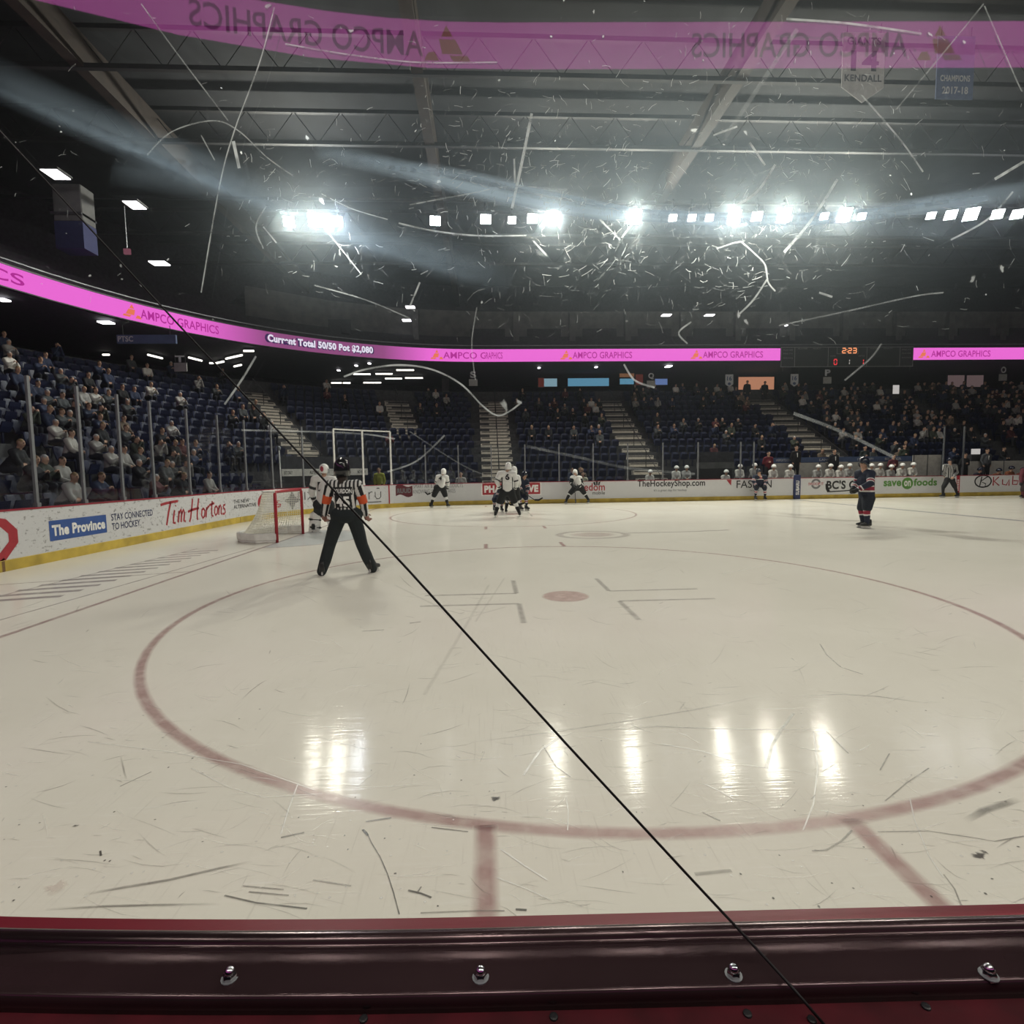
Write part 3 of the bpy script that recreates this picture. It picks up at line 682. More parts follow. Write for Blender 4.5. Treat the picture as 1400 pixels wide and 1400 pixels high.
# upper deck over the concourse: slab, parapet carrying the ribbon display, dark terraces
ZS = 9.02
mb = MB(); mb.sweep([(22,ZS),(10.75,ZS),(10.75,ZS+.06),(10.75,10.05),(10.95,10.05),(10.95,9.6)]+sum([[(11.2+.9*k, 9.6+.55*k),(11.2+.9*(k+1)-.01, 9.6+.55*k)] for k in range(7)], []), -LEND-2, SFAR+52, .8)
struct(mb.build('upper_deck', M['dark']), 'dark upper deck with terraces over the concourse')
mb = MB(); mb.sweep([(10.70,10.18),(10.70,10.23),(10.78,10.23),(10.78,10.18)], -LEND-2, SFAR+52, .8, closed=True)
tag(mb.build('guard_rail', M['steel']), 'thin grey rail running above the pink ribbon display', 'railing')
# suite fronts above the upper deck on the far side
bay = MB(); bay.sweep([(15.2,10.3),(15.2,13.4),(19,13.4)], SFAR-6, SFAR+52, 2.0); bay.sweep([(15.1,13.35),(15.1,13.75),(15.3,13.75)], SFAR-6, SFAR+52, 2.0)
struct(bay.build('wall_suites', M['grey_wall']), 'grey wall of the suites above the far upper deck')
for k in range(13):
    s = SFAR-4+k*4.3; mb = MB(); x, y = path(s, 15.12); mb.box((x, y-.03, 11.6), (2.6, .1, 1.7)); struct(mb.build('window_%d' % (k+1), M['dark']))
    mb = MB(); x, y = path(s+2.15, 14.95); mb.box((x, y, 11.85), (.45, .4, 3.6)); struct(mb.build('column', M['grey_wall']), 'square grey column between the suite windows')
# stairs
def stairs(s, k0, k1, w, label, rail=True):
    mb = MB(); ed = MB(); rl = []
    for k in range(k0, k1):
        d, z = row_dz(k)
        for h, dd in ((ZR*.5, DR*.5), (ZR, 0.0)):
            if k == k0 and k0 > 0 and h < ZR: continue
            dz = z-ZR+h; da = d-DR*.5+ (0 if h < ZR else DR*.5) - (DR*.0)
            kk = RC/(RC+da) if 0 <= s <= SFAR else 1.0; w_, w = w, w*kk
            r = [path(s-w/2, da), path(s+w/2, da), path(s+w/2, da+DR*.5+.02), path(s-w/2, da+DR*.5+.02)]
            mb.add([(*q, dz-.24) for q in r]+[(*q, dz+.012) for q in r], [(4,5,6,7),(0,1,5,4),(1,2,6,5),(2,3,7,6),(3,0,4,7)])
            r2 = [path(s-w/2+.04, da-.004), path(s+w/2-.04, da-.004)]
            ed.add([(*r2[0], dz-.075), (*r2[1], dz-.075), (*r2[1], dz-.015), (*r2[0], dz-.015)], [(0,1,2,3)]); w = w_
        rl.append((*path(s, d), z+.9))
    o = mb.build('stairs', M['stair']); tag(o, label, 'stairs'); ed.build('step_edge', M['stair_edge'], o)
    if rail:
        q = MB(); q.tube(rl, .022, 6)
        for i in range(0, len(rl), 3): q.tube([(rl[i][0], rl[i][1], rl[i][2]-.9), rl[i]], .022, 6)
        q.build('handrail', M['black_metal'], o)
AISLES = [(7.3, 3, NR, 1.7), (10.9, 8, NR, 1.7), (14.1, 0, NR, 1.75), (22.7, 0, NR, 1.7), (34.3, 2, NR, 1.8), (45.6, 2, NR, 1.8), (-1.6, 0, NR, 1.7)]
labs = ['pale concrete aisle stairs climbing the corner stand behind the referee','pale upper aisle stairs in the corner stand above blue seats','pale aisle stairs with dark centre rail behind the player numbered 6','pale aisle stairs climbing the far stand above the black shop lettering','dim aisle stairs in the crowded stand under the warm lit opening', 'aisle stairs beyond the right bench', 'aisle stairs in the end stand']
for (s, a, b_, w), lab in list(zip(AISLES, labs))[:5]: stairs(s, a, b_, w, lab, True)
# tunnels under the stands, with a pale header band
def tunnel(u0, u1, label, lit, off=1.6, z0=1.55, z1=1.86):
    s0, s1 = at_wall(u0, 640, off)[0], at_wall(u1, 640, off)[0]
    fr = path(s0, off); 
    mb = MB(); mb.sweep([(off-.06,z0),(off-.06,z1),(off+.10,z1),(off+.10,z0)], s0, s1, .5, closed=True); o = mb.build('tunnel_portal', M['white_wall'] if lit else M['grey_wall']); tag(o, label, 'tunnel')
    q = MB(); q.sweep([(off-.03,0),(off-.03,z0)], s0+.1, s1-.1, .5); q.build('opening', M['black_metal'], o)  # black sheet across the mouth stands in for the shade inside the tunnel
    q = MB(); q.sweep([(off-.02,z1),(off-.02,z1+.55),(off+.03,z1+.55)], s0, s1, .5); q.build('parapet', M['dark'], o)
    if lit:
        q = MB()
        for t0, t1, s in ((.02,.12,'EXIT ONLY'),(.32,.50,'AUTHORIZED'),(.60,.80,'GIANTS'),(.88,.98,'NO ENTRY')): wall_text(q, s, s0+(s1-s0)*t0, s0+(s1-s0)*t1, z0+.08, z1-.09, off-.065, .02); q.build('lettering', M['ad_black'], o); q = MB()
    return s0, s1
TUN = [tunnel(384, 502, 'dark tunnel opening with a pale header band behind the goalie', True), tunnel(953, 1003, 'dark tunnel opening with a grey header left of the players bench', False, 1.7, 1.62, 1.95)]

# ---------------------------------------------------------------- roof
mb = MB(); mb.add([(-60,-30,17.6),(60,-30,17.6),(60,70,17.6),(-60,70,17.6)], [(3,2,1,0)]); struct(mb.build('ceiling', M['roof']), 'dark roof deck high over the rink')
for k, x in enumerate((-13.9, -2.2, 9.6)):
    mb = MB(); mb.box((x, 17, 16.4), (.42, 74, 1.1)); struct(mb.build('roof_beam', M['wood']), 'brown timber roof beam running across the rink')
for k, y in enumerate((14.2, 16.8, 20.4, 24.6, 33.5, 38)):
    mb = MB(); z = 15.9
    for dz in (0, 1.3): mb.box((5, y, z+dz), (84, .16, .16))
    for i in range(42):
        x = -37+2*i; mb.tube([(x, y, z), (x+1, y, z+1.3)], .018, 4); mb.tube([(x+1, y, z+1.3), (x+2, y, z)], .018, 4)
    struct(mb.build('roof_truss', M['truss']), 'dark steel truss under the roof')

# ---------------------------------------------------------------- floodlights
LZ, LY = 14.9, 29.3
def lens_mat(name, st, col): return emat(name, col, st)
M['lens_big'] = lens_mat('lens_big', LAMP, (1,.965,.82)); M['lens_small'] = lens_mat('lens_small', LAMP_SMALL, (.95,.97,1)); M['lens_near'] = lens_mat('lens_near', NEAR_LAMP, (1,.965,.84)); M['lens_blue'] = lens_mat('lens_blue', LAMP*.75, (.86,.92,1))
def floodlight(pos, target, size, m, label, group):
    pos = Vector(pos); d = (Vector(target)-pos).normalized(); z = -d; x = Vector((0,0,1)).cross(z).normalized(); y = z.cross(x)
    R = Matrix((x, y, z)).transposed()
    g = empty('floodlight', pos); tag(g, label, 'floodlight', group)
    I = Matrix()
    h = MB(); w, hh = size
    h.loft([[R @ Vector((sx*w/2*k, sy*hh/2*k, zz)) for sx, sy in ((-1,-1),(1,-1),(1,1),(-1,1))] for k, zz in ((1.06, .0), (1.06,.06), (.55,.28), (.3,.34))], 0, caps=False)
    h.build('housing', M['black_metal'], g).matrix_parent_inverse = I
    l = MB(); l.add([R @ Vector((sx*w/2, sy*hh/2, .012)) for sx, sy in ((-1,-1),(1,-1),(1,1),(-1,1))], [(0,1,2,3)]); l.build('lens', m, g).matrix_parent_inverse = I
    b = MB(); b.tube([R @ Vector((-w*.55,0,.12)), Vector((-w*.2,0,.55)), Vector((0,0,.95))], .03, 5); b.tube([R @ Vector((w*.55,0,.12)), Vector((w*.2,0,.55)), Vector((0,0,.95))], .03, 5)
    b.build('bracket', M['black_metal'], g).matrix_parent_inverse = I
    return g
far_l = [(395,303,1,'b'),(430,301,2,'b'),(461,303,1,'B'),(595,302,1,'s'),(664,300,1,'s'),(700,301,0,'s'),(728,299,1,'s'),(755,298,2,'b'),(868,297,2,'b'),(920,298,0,'s'),(946,298,0,'s'),(970,298,0,'s'),(1004,297,2,'b'),(1035,296,1,'s'),(1072,295,2,'b'),(1127,296,0,'s'),(1155,294,2,'b'),(1178,296,0,'s'),(1273,295,0,'s'),(1300,294,1,'s'),(1328,293,2,'s'),(1364,293,1,'s'),(1391,293,1,'s')]
for i, (u, v, big, kind) in enumerate(far_l):
    P = at_z(u, v, LZ); sz = {2:(.62,.62),1:(.52,.46),0:(.40,.34)}[big]
    m = M['lens_big'] if kind == 'b' else M['lens_blue'] if kind == 'B' else M['lens_small']
    where = 'left trio' if u < 480 else 'middle row' if u < 1200 else 'right end cluster'
    lab = {'b': 'large blazing floodlight hung under the roof in the ', 'B': 'bluish floodlight hung under the roof at the right of the ', 's': 'small dimmer floodlight hung under the roof in the '}[kind]+where
    floodlight(P, (P.x*.75+1, 8.5 if kind != 's' else 14, 0), sz, m, lab, None if kind == 'B' else ('large ' if kind == 'b' else 'small ')+'floodlights in the '+where)
mb = MB(); mb.box((8, LY+.1, LZ+1.0), (84, .14, .14)); struct(mb.build('roof_lighting_bar', M['black_metal']), 'black bar the floodlights hang from')
for i in range(12):
    x = -7.5+i*3.4; floodlight((x, -2.4, 14.9), (x*.8+1.5, 7, 0), (.6,.6), M['lens_near'], 'floodlight on the near side of the roof above the spectator', 'floodlights of the near row')
mb = MB(); mb.box((8, -2.4, 15.9), (84, .14, .14)); struct(mb.build('roof_lighting_bar', M['black_metal']), 'black bar carrying the near row of floodlights')

# ================================================================== DISPLAYS
PINK, PURP, MAG = (1.0,.17,.78), (.30,.075,.22), (.50,.02,.28)
RZ0, RZ1, RD = 9.08, 9.92, 10.55
M['led'] = emat('led_panel', PINK, 1.0, 'Col'); M['led_text'] = emat('led_magenta', (.52,.03,.34), 1.0); M['led_orange'] = emat('led_orange', (.95,.22,.10), 1.0); M['led_white'] = emat('led_white', (.92,.86,1.0), 1.0); M['led_outline'] = emat('led_outline', (.08,.03,.16), .6)
def colour_attr(o, cols):
    a = o.data.color_attributes.new('Col', 'FLOAT_COLOR', 'POINT'); a.data.foreach_set('color', np.array(cols, dtype=np.float32).ravel())
def ribbon_colour(s):
    # dark purple message block between s=5.6 and s=12.2, fading to pink on both sides
    if s < RB[0] or s > RB[3]: return (*PINK, 1)
    k = min(1, (s-RB[0])/(RB[1]-RB[0])) if s < RB[2] else min(1, (RB[3]-s)/(RB[3]-RB[2]))
    return (*[a*(1-k)+b*k for a, b in zip(PINK, PURP)], 1)
def s_at(u, v): return at_wall(u, v, RD)[0]
RB = (s_at(272,446), s_at(372,465), s_at(520,482), s_at(588,485))
def ribbon(name, s0, s1, label, gain=1.0, colour=ribbon_colour, step=.35, off=RD):
    mb = MB(); n = int((s1-s0)/step); mb.sweep([(off, RZ0), (off, RZ1)], s0, s1, step); o = mb.build(name, M['led'])
    cols = []
    for k in range(len(mb.v)//2):
        c = colour(s0+(s1-s0)*k/(len(mb.v)//2-1)); cols += [tuple(x*gain for x in c[:3])+(1,)]*2
    colour_attr(o, cols); tag(o, label, 'display')
    q = MB(); q.sweep([(off+.01,RZ0-.04),(off-.03,RZ0-.04),(off-.03,RZ0),(off+.16,RZ0),(off+.16,RZ1),(off-.03,RZ1),(off-.03,RZ1+.06),(off+.16,RZ1+.06)], s0, s1, step*2); q.build('housing', M['black_metal'], o)
    return o
def ampco(o, s0, s1, logo, off=RD, mt=None, mo=None):
    q = MB(); wall_text(q, 'AMPCO GRAPHICS', s0, s1, RZ0+.20, RZ1-.20, off-.02, .012); e = q.build('lettering', mt or M['led_text'], o); e['label'] = 'magenta capital lettering'
    q = MB(); c = logo; z0 = RZ0+.14; kx = RC/(RC+off) if -LEND-SFAR < s0 < -LEND or 0 < s0 < SFAR else 1.0
    for pts in ([(-.1,.42),(.12,.42),(.02,.62)], [(-.28,.12),(.10,.12),(.16,.38),(-.14,.38)], [(-.42,.0),(-.1,.0),(-.02,.10),(-.36,.10)], [(.16,.0),(.44,.0),(.36,.14),(.24,.16)]):
        q.add([(*path(c+x*kx, off-.02), z0+y) for x, y in pts], [tuple(range(len(pts)))])
    q.build('logo', mo or M['led_orange'], o)['label'] = 'orange arrow logo'
sa, sb = s_at(1067, 484), s_at(1249, 480)
rib = ribbon('ribbon_display', -14, sa, 'long pink ribbon display curving along the upper deck, left of the scoreboard')
rib2 = ribbon('ribbon_display', sb, SFAR+52, 'pink ribbon display along the upper deck, right of the scoreboard')
for u0, u1, lu, v in ((192,299,180,440),(606,687,597,487),(783,864,774,487),(961,1043,952,484)): ampco(rib, s_at(u0, v if u0 > 400 else 432), s_at(u1, v if u0 > 400 else 452), s_at(lu, v if u0 > 400 else 430))
ampco(rib2, s_at(1273,481), s_at(1354,480), s_at(1263,481))
s1_ = s_at(33, 388); q = MB(); wall_text(q, 'AMPCO GRAPHICS', s1_-4.6, s1_, RZ0+.2, RZ1-.2, RD-.02, .012); q.build('lettering', M['led_text'], rib)['label'] = 'magenta lettering cut by the picture edge'
q = MB(); q2 = MB(); a_, b_ = s_at(366,466), s_at(510,481)
wall_text(q, 'Current Total 50/50 Pot $2,080', a_, b_, RZ0+.20, RZ1-.14, RD-.025, .05); q.build('message', M['led_white'], rib)['label'] = 'white message Current Total 50/50 Pot $2,080'
wall_text(q2, 'Current Total 50/50 Pot $2,080', a_-.07, b_+.03, RZ0+.13, RZ1-.12, RD-.018, .075); q2.build('message_shadow', M['led_outline'], rib)
# the same display behind the spectator, seen only as a reflection in the glass
NG = 2.1; PINKN = (.82,.155,.62)
M['ledn_text'] = emat('led_magenta_behind', (.50,.03,.36), NG*.55); M['ledn_or'] = emat('led_orange_behind', (.70,.16,.16), NG*.6)
ND = 9.9
sn0 = -LEND-SFAR-24; rib3 = ribbon('ribbon_display', sn0, -LEND-2.0, 'pink ribbon display of the near upper deck, mirrored in the glass', NG, lambda s: (*PINKN, 1), .5, ND)
def near_s(u, v):
    # arc position on the near display of the point mirrored in the glass at pixel u
    lo, hi = -LEND-SFAR-18, -LEND-3.0
    for _ in range(50):
        m_ = (lo+hi)/2; x, y = path(m_, ND); P = px(mirrored((x, y, 9.5)))
        if P[0] > u: lo = m_
        else: hi = m_
    return lo
a_, b_ = near_s(258, 60), near_s(578, 60); ampco(rib3, b_, a_, near_s(612, 70), ND, M['ledn_text'], M['ledn_or'])
a_, b_ = near_s(945, 70), near_s(1240, 70); ampco(rib3, b_, a_, near_s(1285, 70), ND, M['ledn_text'], M['ledn_or'])

# scoreboard set into the ribbon
o = MB(); o.sweep([(RD+.12,8.62),(RD-.02,8.62),(RD-.02,10.0),(RD+.12,10.0)], sa+.02, sb-.02, .6, closed=True); sbd = tag(o.build('scoreboard', M['scoreboard']), 'dark scoreboard with orange clock and red scores between two pink displays', 'scoreboard')
q = MB(); LW = sb-sa
def sline(t0, z0, t1, z1, w=.035):
    a, b_ = sa+LW*t0, sa+LW*t1
    if abs(t0-t1) < 1e-6: q.add([(*path(a-w/2, RD-.03), z0), (*path(a+w/2, RD-.03), z0), (*path(a+w/2, RD-.03), z1), (*path(a-w/2, RD-.03), z1)], [(0,1,2,3)])
    else: q.add([(*path(a, RD-.03), z0-w/2), (*path(b_, RD-.03), z0-w/2), (*path(b_, RD-.03), z0+w/2), (*path(a, RD-.03), z0+w/2)], [(0,1,2,3)])
for t in (.005,.105,.355,.645,.895,.995): sline(t, 8.64, t, 9.98)
sline(0, 8.64, 1, 8.64); sline(0, 9.98, 1, 9.98); sline(.42, 9.52, .58, 9.52, .025); sline(.42, 9.52, .42, 9.98, .025); sline(.58, 9.52, .58, 9.98, .025)
q.build('frame_lines', M['frame_line'], sbd)
q = MB()
for t0, t1, z, s in ((.02,.09,9.75,'PLAYER'),(.02,.09,9.5,'PNLTY'),(.02,.09,9.2,'SOG'),(.13,.2,9.84,'PLAYER'),(.24,.3,9.84,'PENALTY'),(.37,.41,9.33,'HOME'),(.58,.63,9.33,'VISITOR'),(.67,.73,9.84,'PLAYER'),(.77,.84,9.84,'PENALTY'),(.91,.98,9.75,'PNLTY'),(.91,.98,9.5,'PLAYER'),(.91,.98,9.2,'SOG')):
    wall_text(q, s, sa+LW*t0, sa+LW*t1, z, z+.085, RD-.03)
q.build('captions', M['frame_line'], sbd)
M['digit_o'] = emat('digit_orange', (1.0,.34,.14), 1.3); M['digit_r'] = emat('digit_red', (.95,.05,.06), 1.1); M['digit_w'] = emat('digit_white', (.7,.65,.6), .6)
SEG = {'0':'abcdef','1':'bc','2':'abged','3':'abgcd'}
def digit(mb, ch, s0, z0, w, h, t=.07):
    P = {'a':(0,h,w,h),'d':(0,0,w,0),'g':(0,h/2,w,h/2),'f':(0,h/2,0,h),'b':(w,h/2,w,h),'e':(0,0,0,h/2),'c':(w,0,w,h/2)}
    for c in SEG[ch]:
        x0, y0, x1, y1 = P[c]
        if y0 == y1: a, b_, c_, d_ = x0-.0, y0-t/2, x1+.0, y0+t/2
        else: a, b_, c_, d_ = x0-t/2, y0+.03, x0+t/2, y1-.03
        mb.add([(*path(s0+a, RD-.035), z0+b_), (*path(s0+c_, RD-.035), z0+b_), (*path(s0+c_, RD-.035), z0+d_), (*path(s0+a, RD-.035), z0+d_)], [(0,1,2,3)])
q = MB(); c0 = sa+LW*.46
for ch, dx in (('2',0),('2',.42),('3',.78)): digit(q, ch, c0+dx, 9.58, .24, .32)
for zz in (9.64,9.78): q.add([(*path(c0+.31, RD-.035), zz), (*path(c0+.36, RD-.035), zz), (*path(c0+.36, RD-.035), zz+.05), (*path(c0+.31, RD-.035), zz+.05)], [(0,1,2,3)])
q.build('clock_digits', M['digit_o'], sbd)['label'] = 'orange clock digits 2:23'
for t, ch, m, nm in ((.40,'0','digit_r','red score digit 0'),(.60,'1','digit_r','red score digit 1 on the right'),(.495,'1','digit_w','white period digit 1')):
    q = MB(); digit(q, ch, sa+LW*t, 8.78, .2, .36, .06); q.build('score_digit', M[m], sbd)['label'] = nm
q = MB()
for t in (.02,.98): q.box((*path(sa+LW*t, RD+.05), 8.5), (.05,.05,.3))
q.build('mount', M['black_metal'], sbd)

# ---------------------------------------------------------------- lamps and signs of the concourse
M['tube'] = emat('fluorescent_tube', (1,.94,.85), 3.2); M['troffer'] = emat('troffer', (1,.95,.98), 4.0)
def plane_z(u, v, z): return at_z(u, v, z)
tubes = [(509,523.2,24),(538,517.6,23),(495,511.6,23),(525,511.2,23),(554,506,24),(566,516.8,24),(582,533.5,13),(460,523.5,14),(476,523.8,4),(474,523.5,10),
         (145,485,9),(212,487.5,20),(267,491,18),(290,496.5,7),(300,495.6,12),(320,488,22),(325,500,10),(340,479.8,14)]
for u, v, w in tubes:
    z = 8.85; P = at_z(u, v, z)
    if not 12 < P.y < 62 or abs(P.x) > 55: continue
    Q0, Q1 = at_z(u-w/2, v + (.0 if u > 400 else -.9*(1 if u in (212,267) else -.9 if u in (320,325,300) else 0)*w*.14), z), at_z(u+w/2, v + (.0 if u > 400 else .9*(1 if u in (212,267) else -.9 if u in (320,325,300) else 0)*w*.14), z)
    if (Q1-Q0).length > 3.5: Q1 = Q0+(Q1-Q0)*(3/(Q1-Q0).length)
    mb = MB(); mb.tube([Q0, Q1], .055, 6); o = mb.build('fluorescent_lamp', M['tube'])
    tag(o, 'white fluorescent tube glowing under the concourse ceiling behind the goal' if u > 400 else 'white fluorescent tube glowing under the concourse ceiling in the end stand', 'lamp', 'concourse tubes behind the goal' if u > 400 else 'concourse tubes in the end stand')
    q = MB(); c = (Q0+Q1)/2; dd = (Q1-Q0); q.box(c+Vector((0,0,.11)), (dd.length, .12, .10), rz=math.atan2(dd.y, dd.x)); q.build('fitting', M['black_metal'], o)
spots = [(487,500,4,8),(463,506.5,4,7),(505,497,4,7),(737,503,4,5),(815,502,4,6),(914,501,8,5),(561,420,13,4),(556,438,12,4),(569.5,452,6,3),(571,459,3,3),(378,449,9,3),(441,452,8,3),(457,453,5,2.5),(911,431,13,4),(970,431,13,3.5),(958,412,0,0),(218,360,22,6),(118,393,13,6),(145,441,17,5),(4,410,12,5),(1075,445,3,6)]
for u, v, w, h in spots:
    if not w: continue
    Y = 40.0
    if u < 300: z = 12.5 if v < 405 else 8.9
    else: z = 12.6 if v < 470 else 8.9
    P = at_z(u, v, z); sc = P.y/F
    if P.length > 95: continue
    mb = MB(); mb.box(P, (max(.12, w*sc*.9), max(.15, h*sc*2.2) if w > 6 else .25, .06)); o = mb.build('ceiling_lamp', M['troffer'])
    tag(o, 'small bright ceiling lamp over the %s' % ('left upper stand' if u < 300 else 'upper deck above the pink display' if v < 470 else 'concourse under the pink display'), 'lamp', 'ceiling lamps over the %s' % ('left upper stand' if u < 300 else 'upper deck' if v < 470 else 'concourse'))
def troffer(u, v, w, label):
    P = at_z(u, v, 13.6); sc = P.y/F*.72; g = empty('ceiling_troffer', P); tag(g, label, 'lamp')
    mb = MB(); mb.rbox((0,0,.05), (w*sc*1.1, .8, .1), .02); mb.build('frame', M['black_metal'], g).matrix_parent_inverse = Matrix()
    for i in range(3):
        q = MB(); q.box(((i-1)*w*sc*.33, 0, -.01), (w*sc*.26, .7, .05)); q.build('diffuser', M['troffer'], g).matrix_parent_inverse = Matrix()
troffer(76, 238, 30, 'three-strip ceiling lamp highest in the upper left stand'); troffer(184, 280, 26, 'three-strip ceiling lamp over the left stand, right of the highest one')
# hanging signs
def hang_box(name, u, v, Y, w_px, h_px, m, label, cat, th=.06, letters=None, lm=None, shape=None, bold=.03):
    P = at(u, v, Y); sc = Y/F; w, h = w_px*sc, h_px*sc; g = empty(name, P); tag(g, label, cat); I = Matrix()
    mb = MB()
    if shape == 'pennant': 
        pts = [(-w/2,h/2),(w/2,h/2),(w/2,-h*.28),(0,-h/2),(-w/2,-h*.28)]
        mb.add([(x,-th/2,z) for x, z in pts]+[(x,th/2,z) for x, z in pts], [(4,3,2,1,0),(5,6,7,8,9)]+[(i,(i+1) % 5,5+(i+1) % 5,5+i) for i in range(5)])
    else: mb.box((0,0,0), (w, th, h))
    mb.build('face', m, g).matrix_parent_inverse = I
    for (s, x0, x1, z0, z1) in letters or []:
        q = MB(); t, f, _ = text2d(s, bold); q.add([(-w/2+w*(x0+(x1-x0)*a), -th/2-.006, -h/2+h*(z0+(z1-z0)*b_)) for a, b_ in t], f); q.build('lettering', lm, g).matrix_parent_inverse = I
    c = MB()
    for sx in (-.4, .4): c.tube([(sx*w, 0, h/2), (sx*w, 0, h/2+max(.3, min(3, 12*sc)))], .012, 4)
    c.build('hanging_wire', M['black_metal'], g).matrix_parent_inverse = I
    return g
M['banner'] = mat('banner_white', (.42,.42,.42), .8); M['banner_blue'] = mat('banner_blue', (.10,.13,.22), .8); M['banner_ink'] = mat('banner_ink', (.08,.085,.10), .8); M['banner_ink2'] = mat('banner_pale_ink', (.45,.46,.48), .8)
hang_box('retired_number_banner', 1180, 93, 19.0, 58, 88, M['banner'], 'pale hanging pennant with the number 14 high above the ice', 'banner', .03, [('GIANTS',.1,.9,.82,.93),('14',.20,.86,.45,.74),('KENDALL',.06,.94,.30,.40)], M['banner_ink'], 'pennant')
hang_box('season_banner', 1306, 93, 19.0, 52, 80, M['banner_blue'], 'dim blue banner with the years 2017-18 right of the pale pennant', 'banner', .03, [('CHAMPIONS',.1,.9,.28,.38),('2017-18',.16,.86,.08,.20)], M['banner_ink2'])
M['sign_white'] = mat('sign_white', (.30,.30,.29), .6); M['sign_blue'] = mat('sign_blue', (.05,.08,.17), .6)
for u, v, lab in ((997,520.5,'small white and blue shield banner left of the warm lit opening'),(1086,520,'small white and blue shield banner right of the warm lit opening')):
    g = hang_box('shield_banner', u, v, 37.6, 11, 17, M['banner_ink2'], lab, 'banner', .03, [('16',.2,.8,.5,.85)], M['sign_blue'], 'pennant')
    q = MB(); q.add([(.12*math.cos(a), -.022, -.22+.1*math.sin(a)) for a in np.linspace(0, 2*PI, 10)[:-1]], [tuple(range(9))]); q.build('emblem', M['sign_blue'], g).matrix_parent_inverse = Matrix()
for u, v, ch, lab in ((647,517,'S','white section sign under a ring lettered S above the stairs'),(890,519,'Q','white section sign under a ring lettered Q above the stairs'),(1131,518,'P','white section sign left of the crowded stand, under the scoreboard'),(1371,510,'O','white section sign under a ring lettered O at the right end'),(247,500,'T','white section sign hanging in the dark end stand')):
    Y = 37.4 if u > 400 else 24.0
    g = hang_box('section_sign', u, v+ (6 if ch in 'SQO' else 2), Y, 11.5 if u > 400 else 16, 9 if u > 400 else 11, M['sign_white'], lab, 'sign', .05)
    q = MB(); sc = Y/F; t, f, _ = text2d(ch, .04); h = 11*sc; q.add([(-.2+.4*a, -.03, 6*sc+h*.8*b_) for a, b_ in t], f); q.build('letter', M['banner_ink2'], g).matrix_parent_inverse = Matrix()
hang_box('blue_concourse_sign', 201, 464, 22.0, 74, 11, M['sign_blue'], 'dark blue sign with pale lettering under the ribbon in the end stand', 'sign', .1, [('PTSC',.02,.28,.2,.85)], M['banner_ink2'])
# lit screens of the food counters
M['screen_blue'] = emat('menu_screen', (.16,.42,.62), .62); M['screen_pale'] = emat('pale_screen', (.34,.55,.66), .6); M['screen_pink'] = emat('dim_pink_screen', (.30,.20,.20), .35); M['screen_violet'] = emat('violet_screen', (.18,.28,.60), .6); M['screen_warm'] = emat('warm_opening', (.95,.42,.24), .5); M['red_glow'] = emat('red_sign', (.35,.07,.05), .22); M['orange_glow'] = emat('orange_sign', (.55,.25,.12), .3); M['exit_white'] = emat('lit_white_sign', (.8,.75,.72), .7)
def screen(u, v, w, h, m, label, Y=41.4, name='menu_screen', cat='screen'):
    P = at(u, v, Y); sc = Y/F; g = empty(name, P); tag(g, label, cat)
    mb = MB(); mb.box((0,.06,0), (w*sc+.06, .1, h*sc+.06)); mb.build('casing', M['black_metal'], g).matrix_parent_inverse = Matrix()
    mb = MB(); mb.box((0,0,0), (w*sc, .03, h*sc)); mb.build('display_face', m, g).matrix_parent_inverse = Matrix(); return g
screen(804.5, 522.5, 56, 10.5, M['screen_blue'], 'wide blue menu screen above the far stand'); screen(752.5, 523, 18, 10.5, M['screen_pale'], 'small pale menu screen left of the wide blue one')
screen(857, 521.5, 19, 7.5, M['screen_blue'], 'small blue screen right of the wide blue menu'); screen(904, 522, 17, 8, M['screen_violet'], 'violet blue screen beside the ring sign lettered Q')
screen(740, 523, 8, 12, M['red_glow'], 'dim red glowing strip left of the menu screens', name='counter_sign', cat='sign'); screen(874, 519, 10, 14, M['red_glow'], 'dim red glowing panel right of the orange one', name='counter_sign', cat='sign'); screen(857, 513, 20, 5, M['orange_glow'], 'dim orange glowing panel above a small blue screen', name='counter_sign', cat='sign')
screen(1034, 524, 50, 17, M['screen_warm'], 'warm orange lit opening with two dark figures before it', name='lit_opening', cat='opening')
screen(1307, 521, 24, 16, M['screen_pink'], 'dim pinkish screen at the top of the right stand, left panel'); screen(1333, 521, 24, 16, M['screen_pink'], 'dim pinkish screen at the top of the right stand, right panel')
screen(1225, 532.5, 9, 12, M['exit_white'], 'small white lit sign among the crowd at right', Y=41, name='lit_sign', cat='sign'); screen(610, 541, 13, 9, M['exit_white'], 'small lit doorway sign at the top of the far stand', Y=41.8, name='lit_sign', cat='sign'); screen(582, 539.5, 11, 4, M['exit_white'], 'small lit strip under a tube at the top of the corner stand', Y=41.5, name='lit_sign', cat='sign')
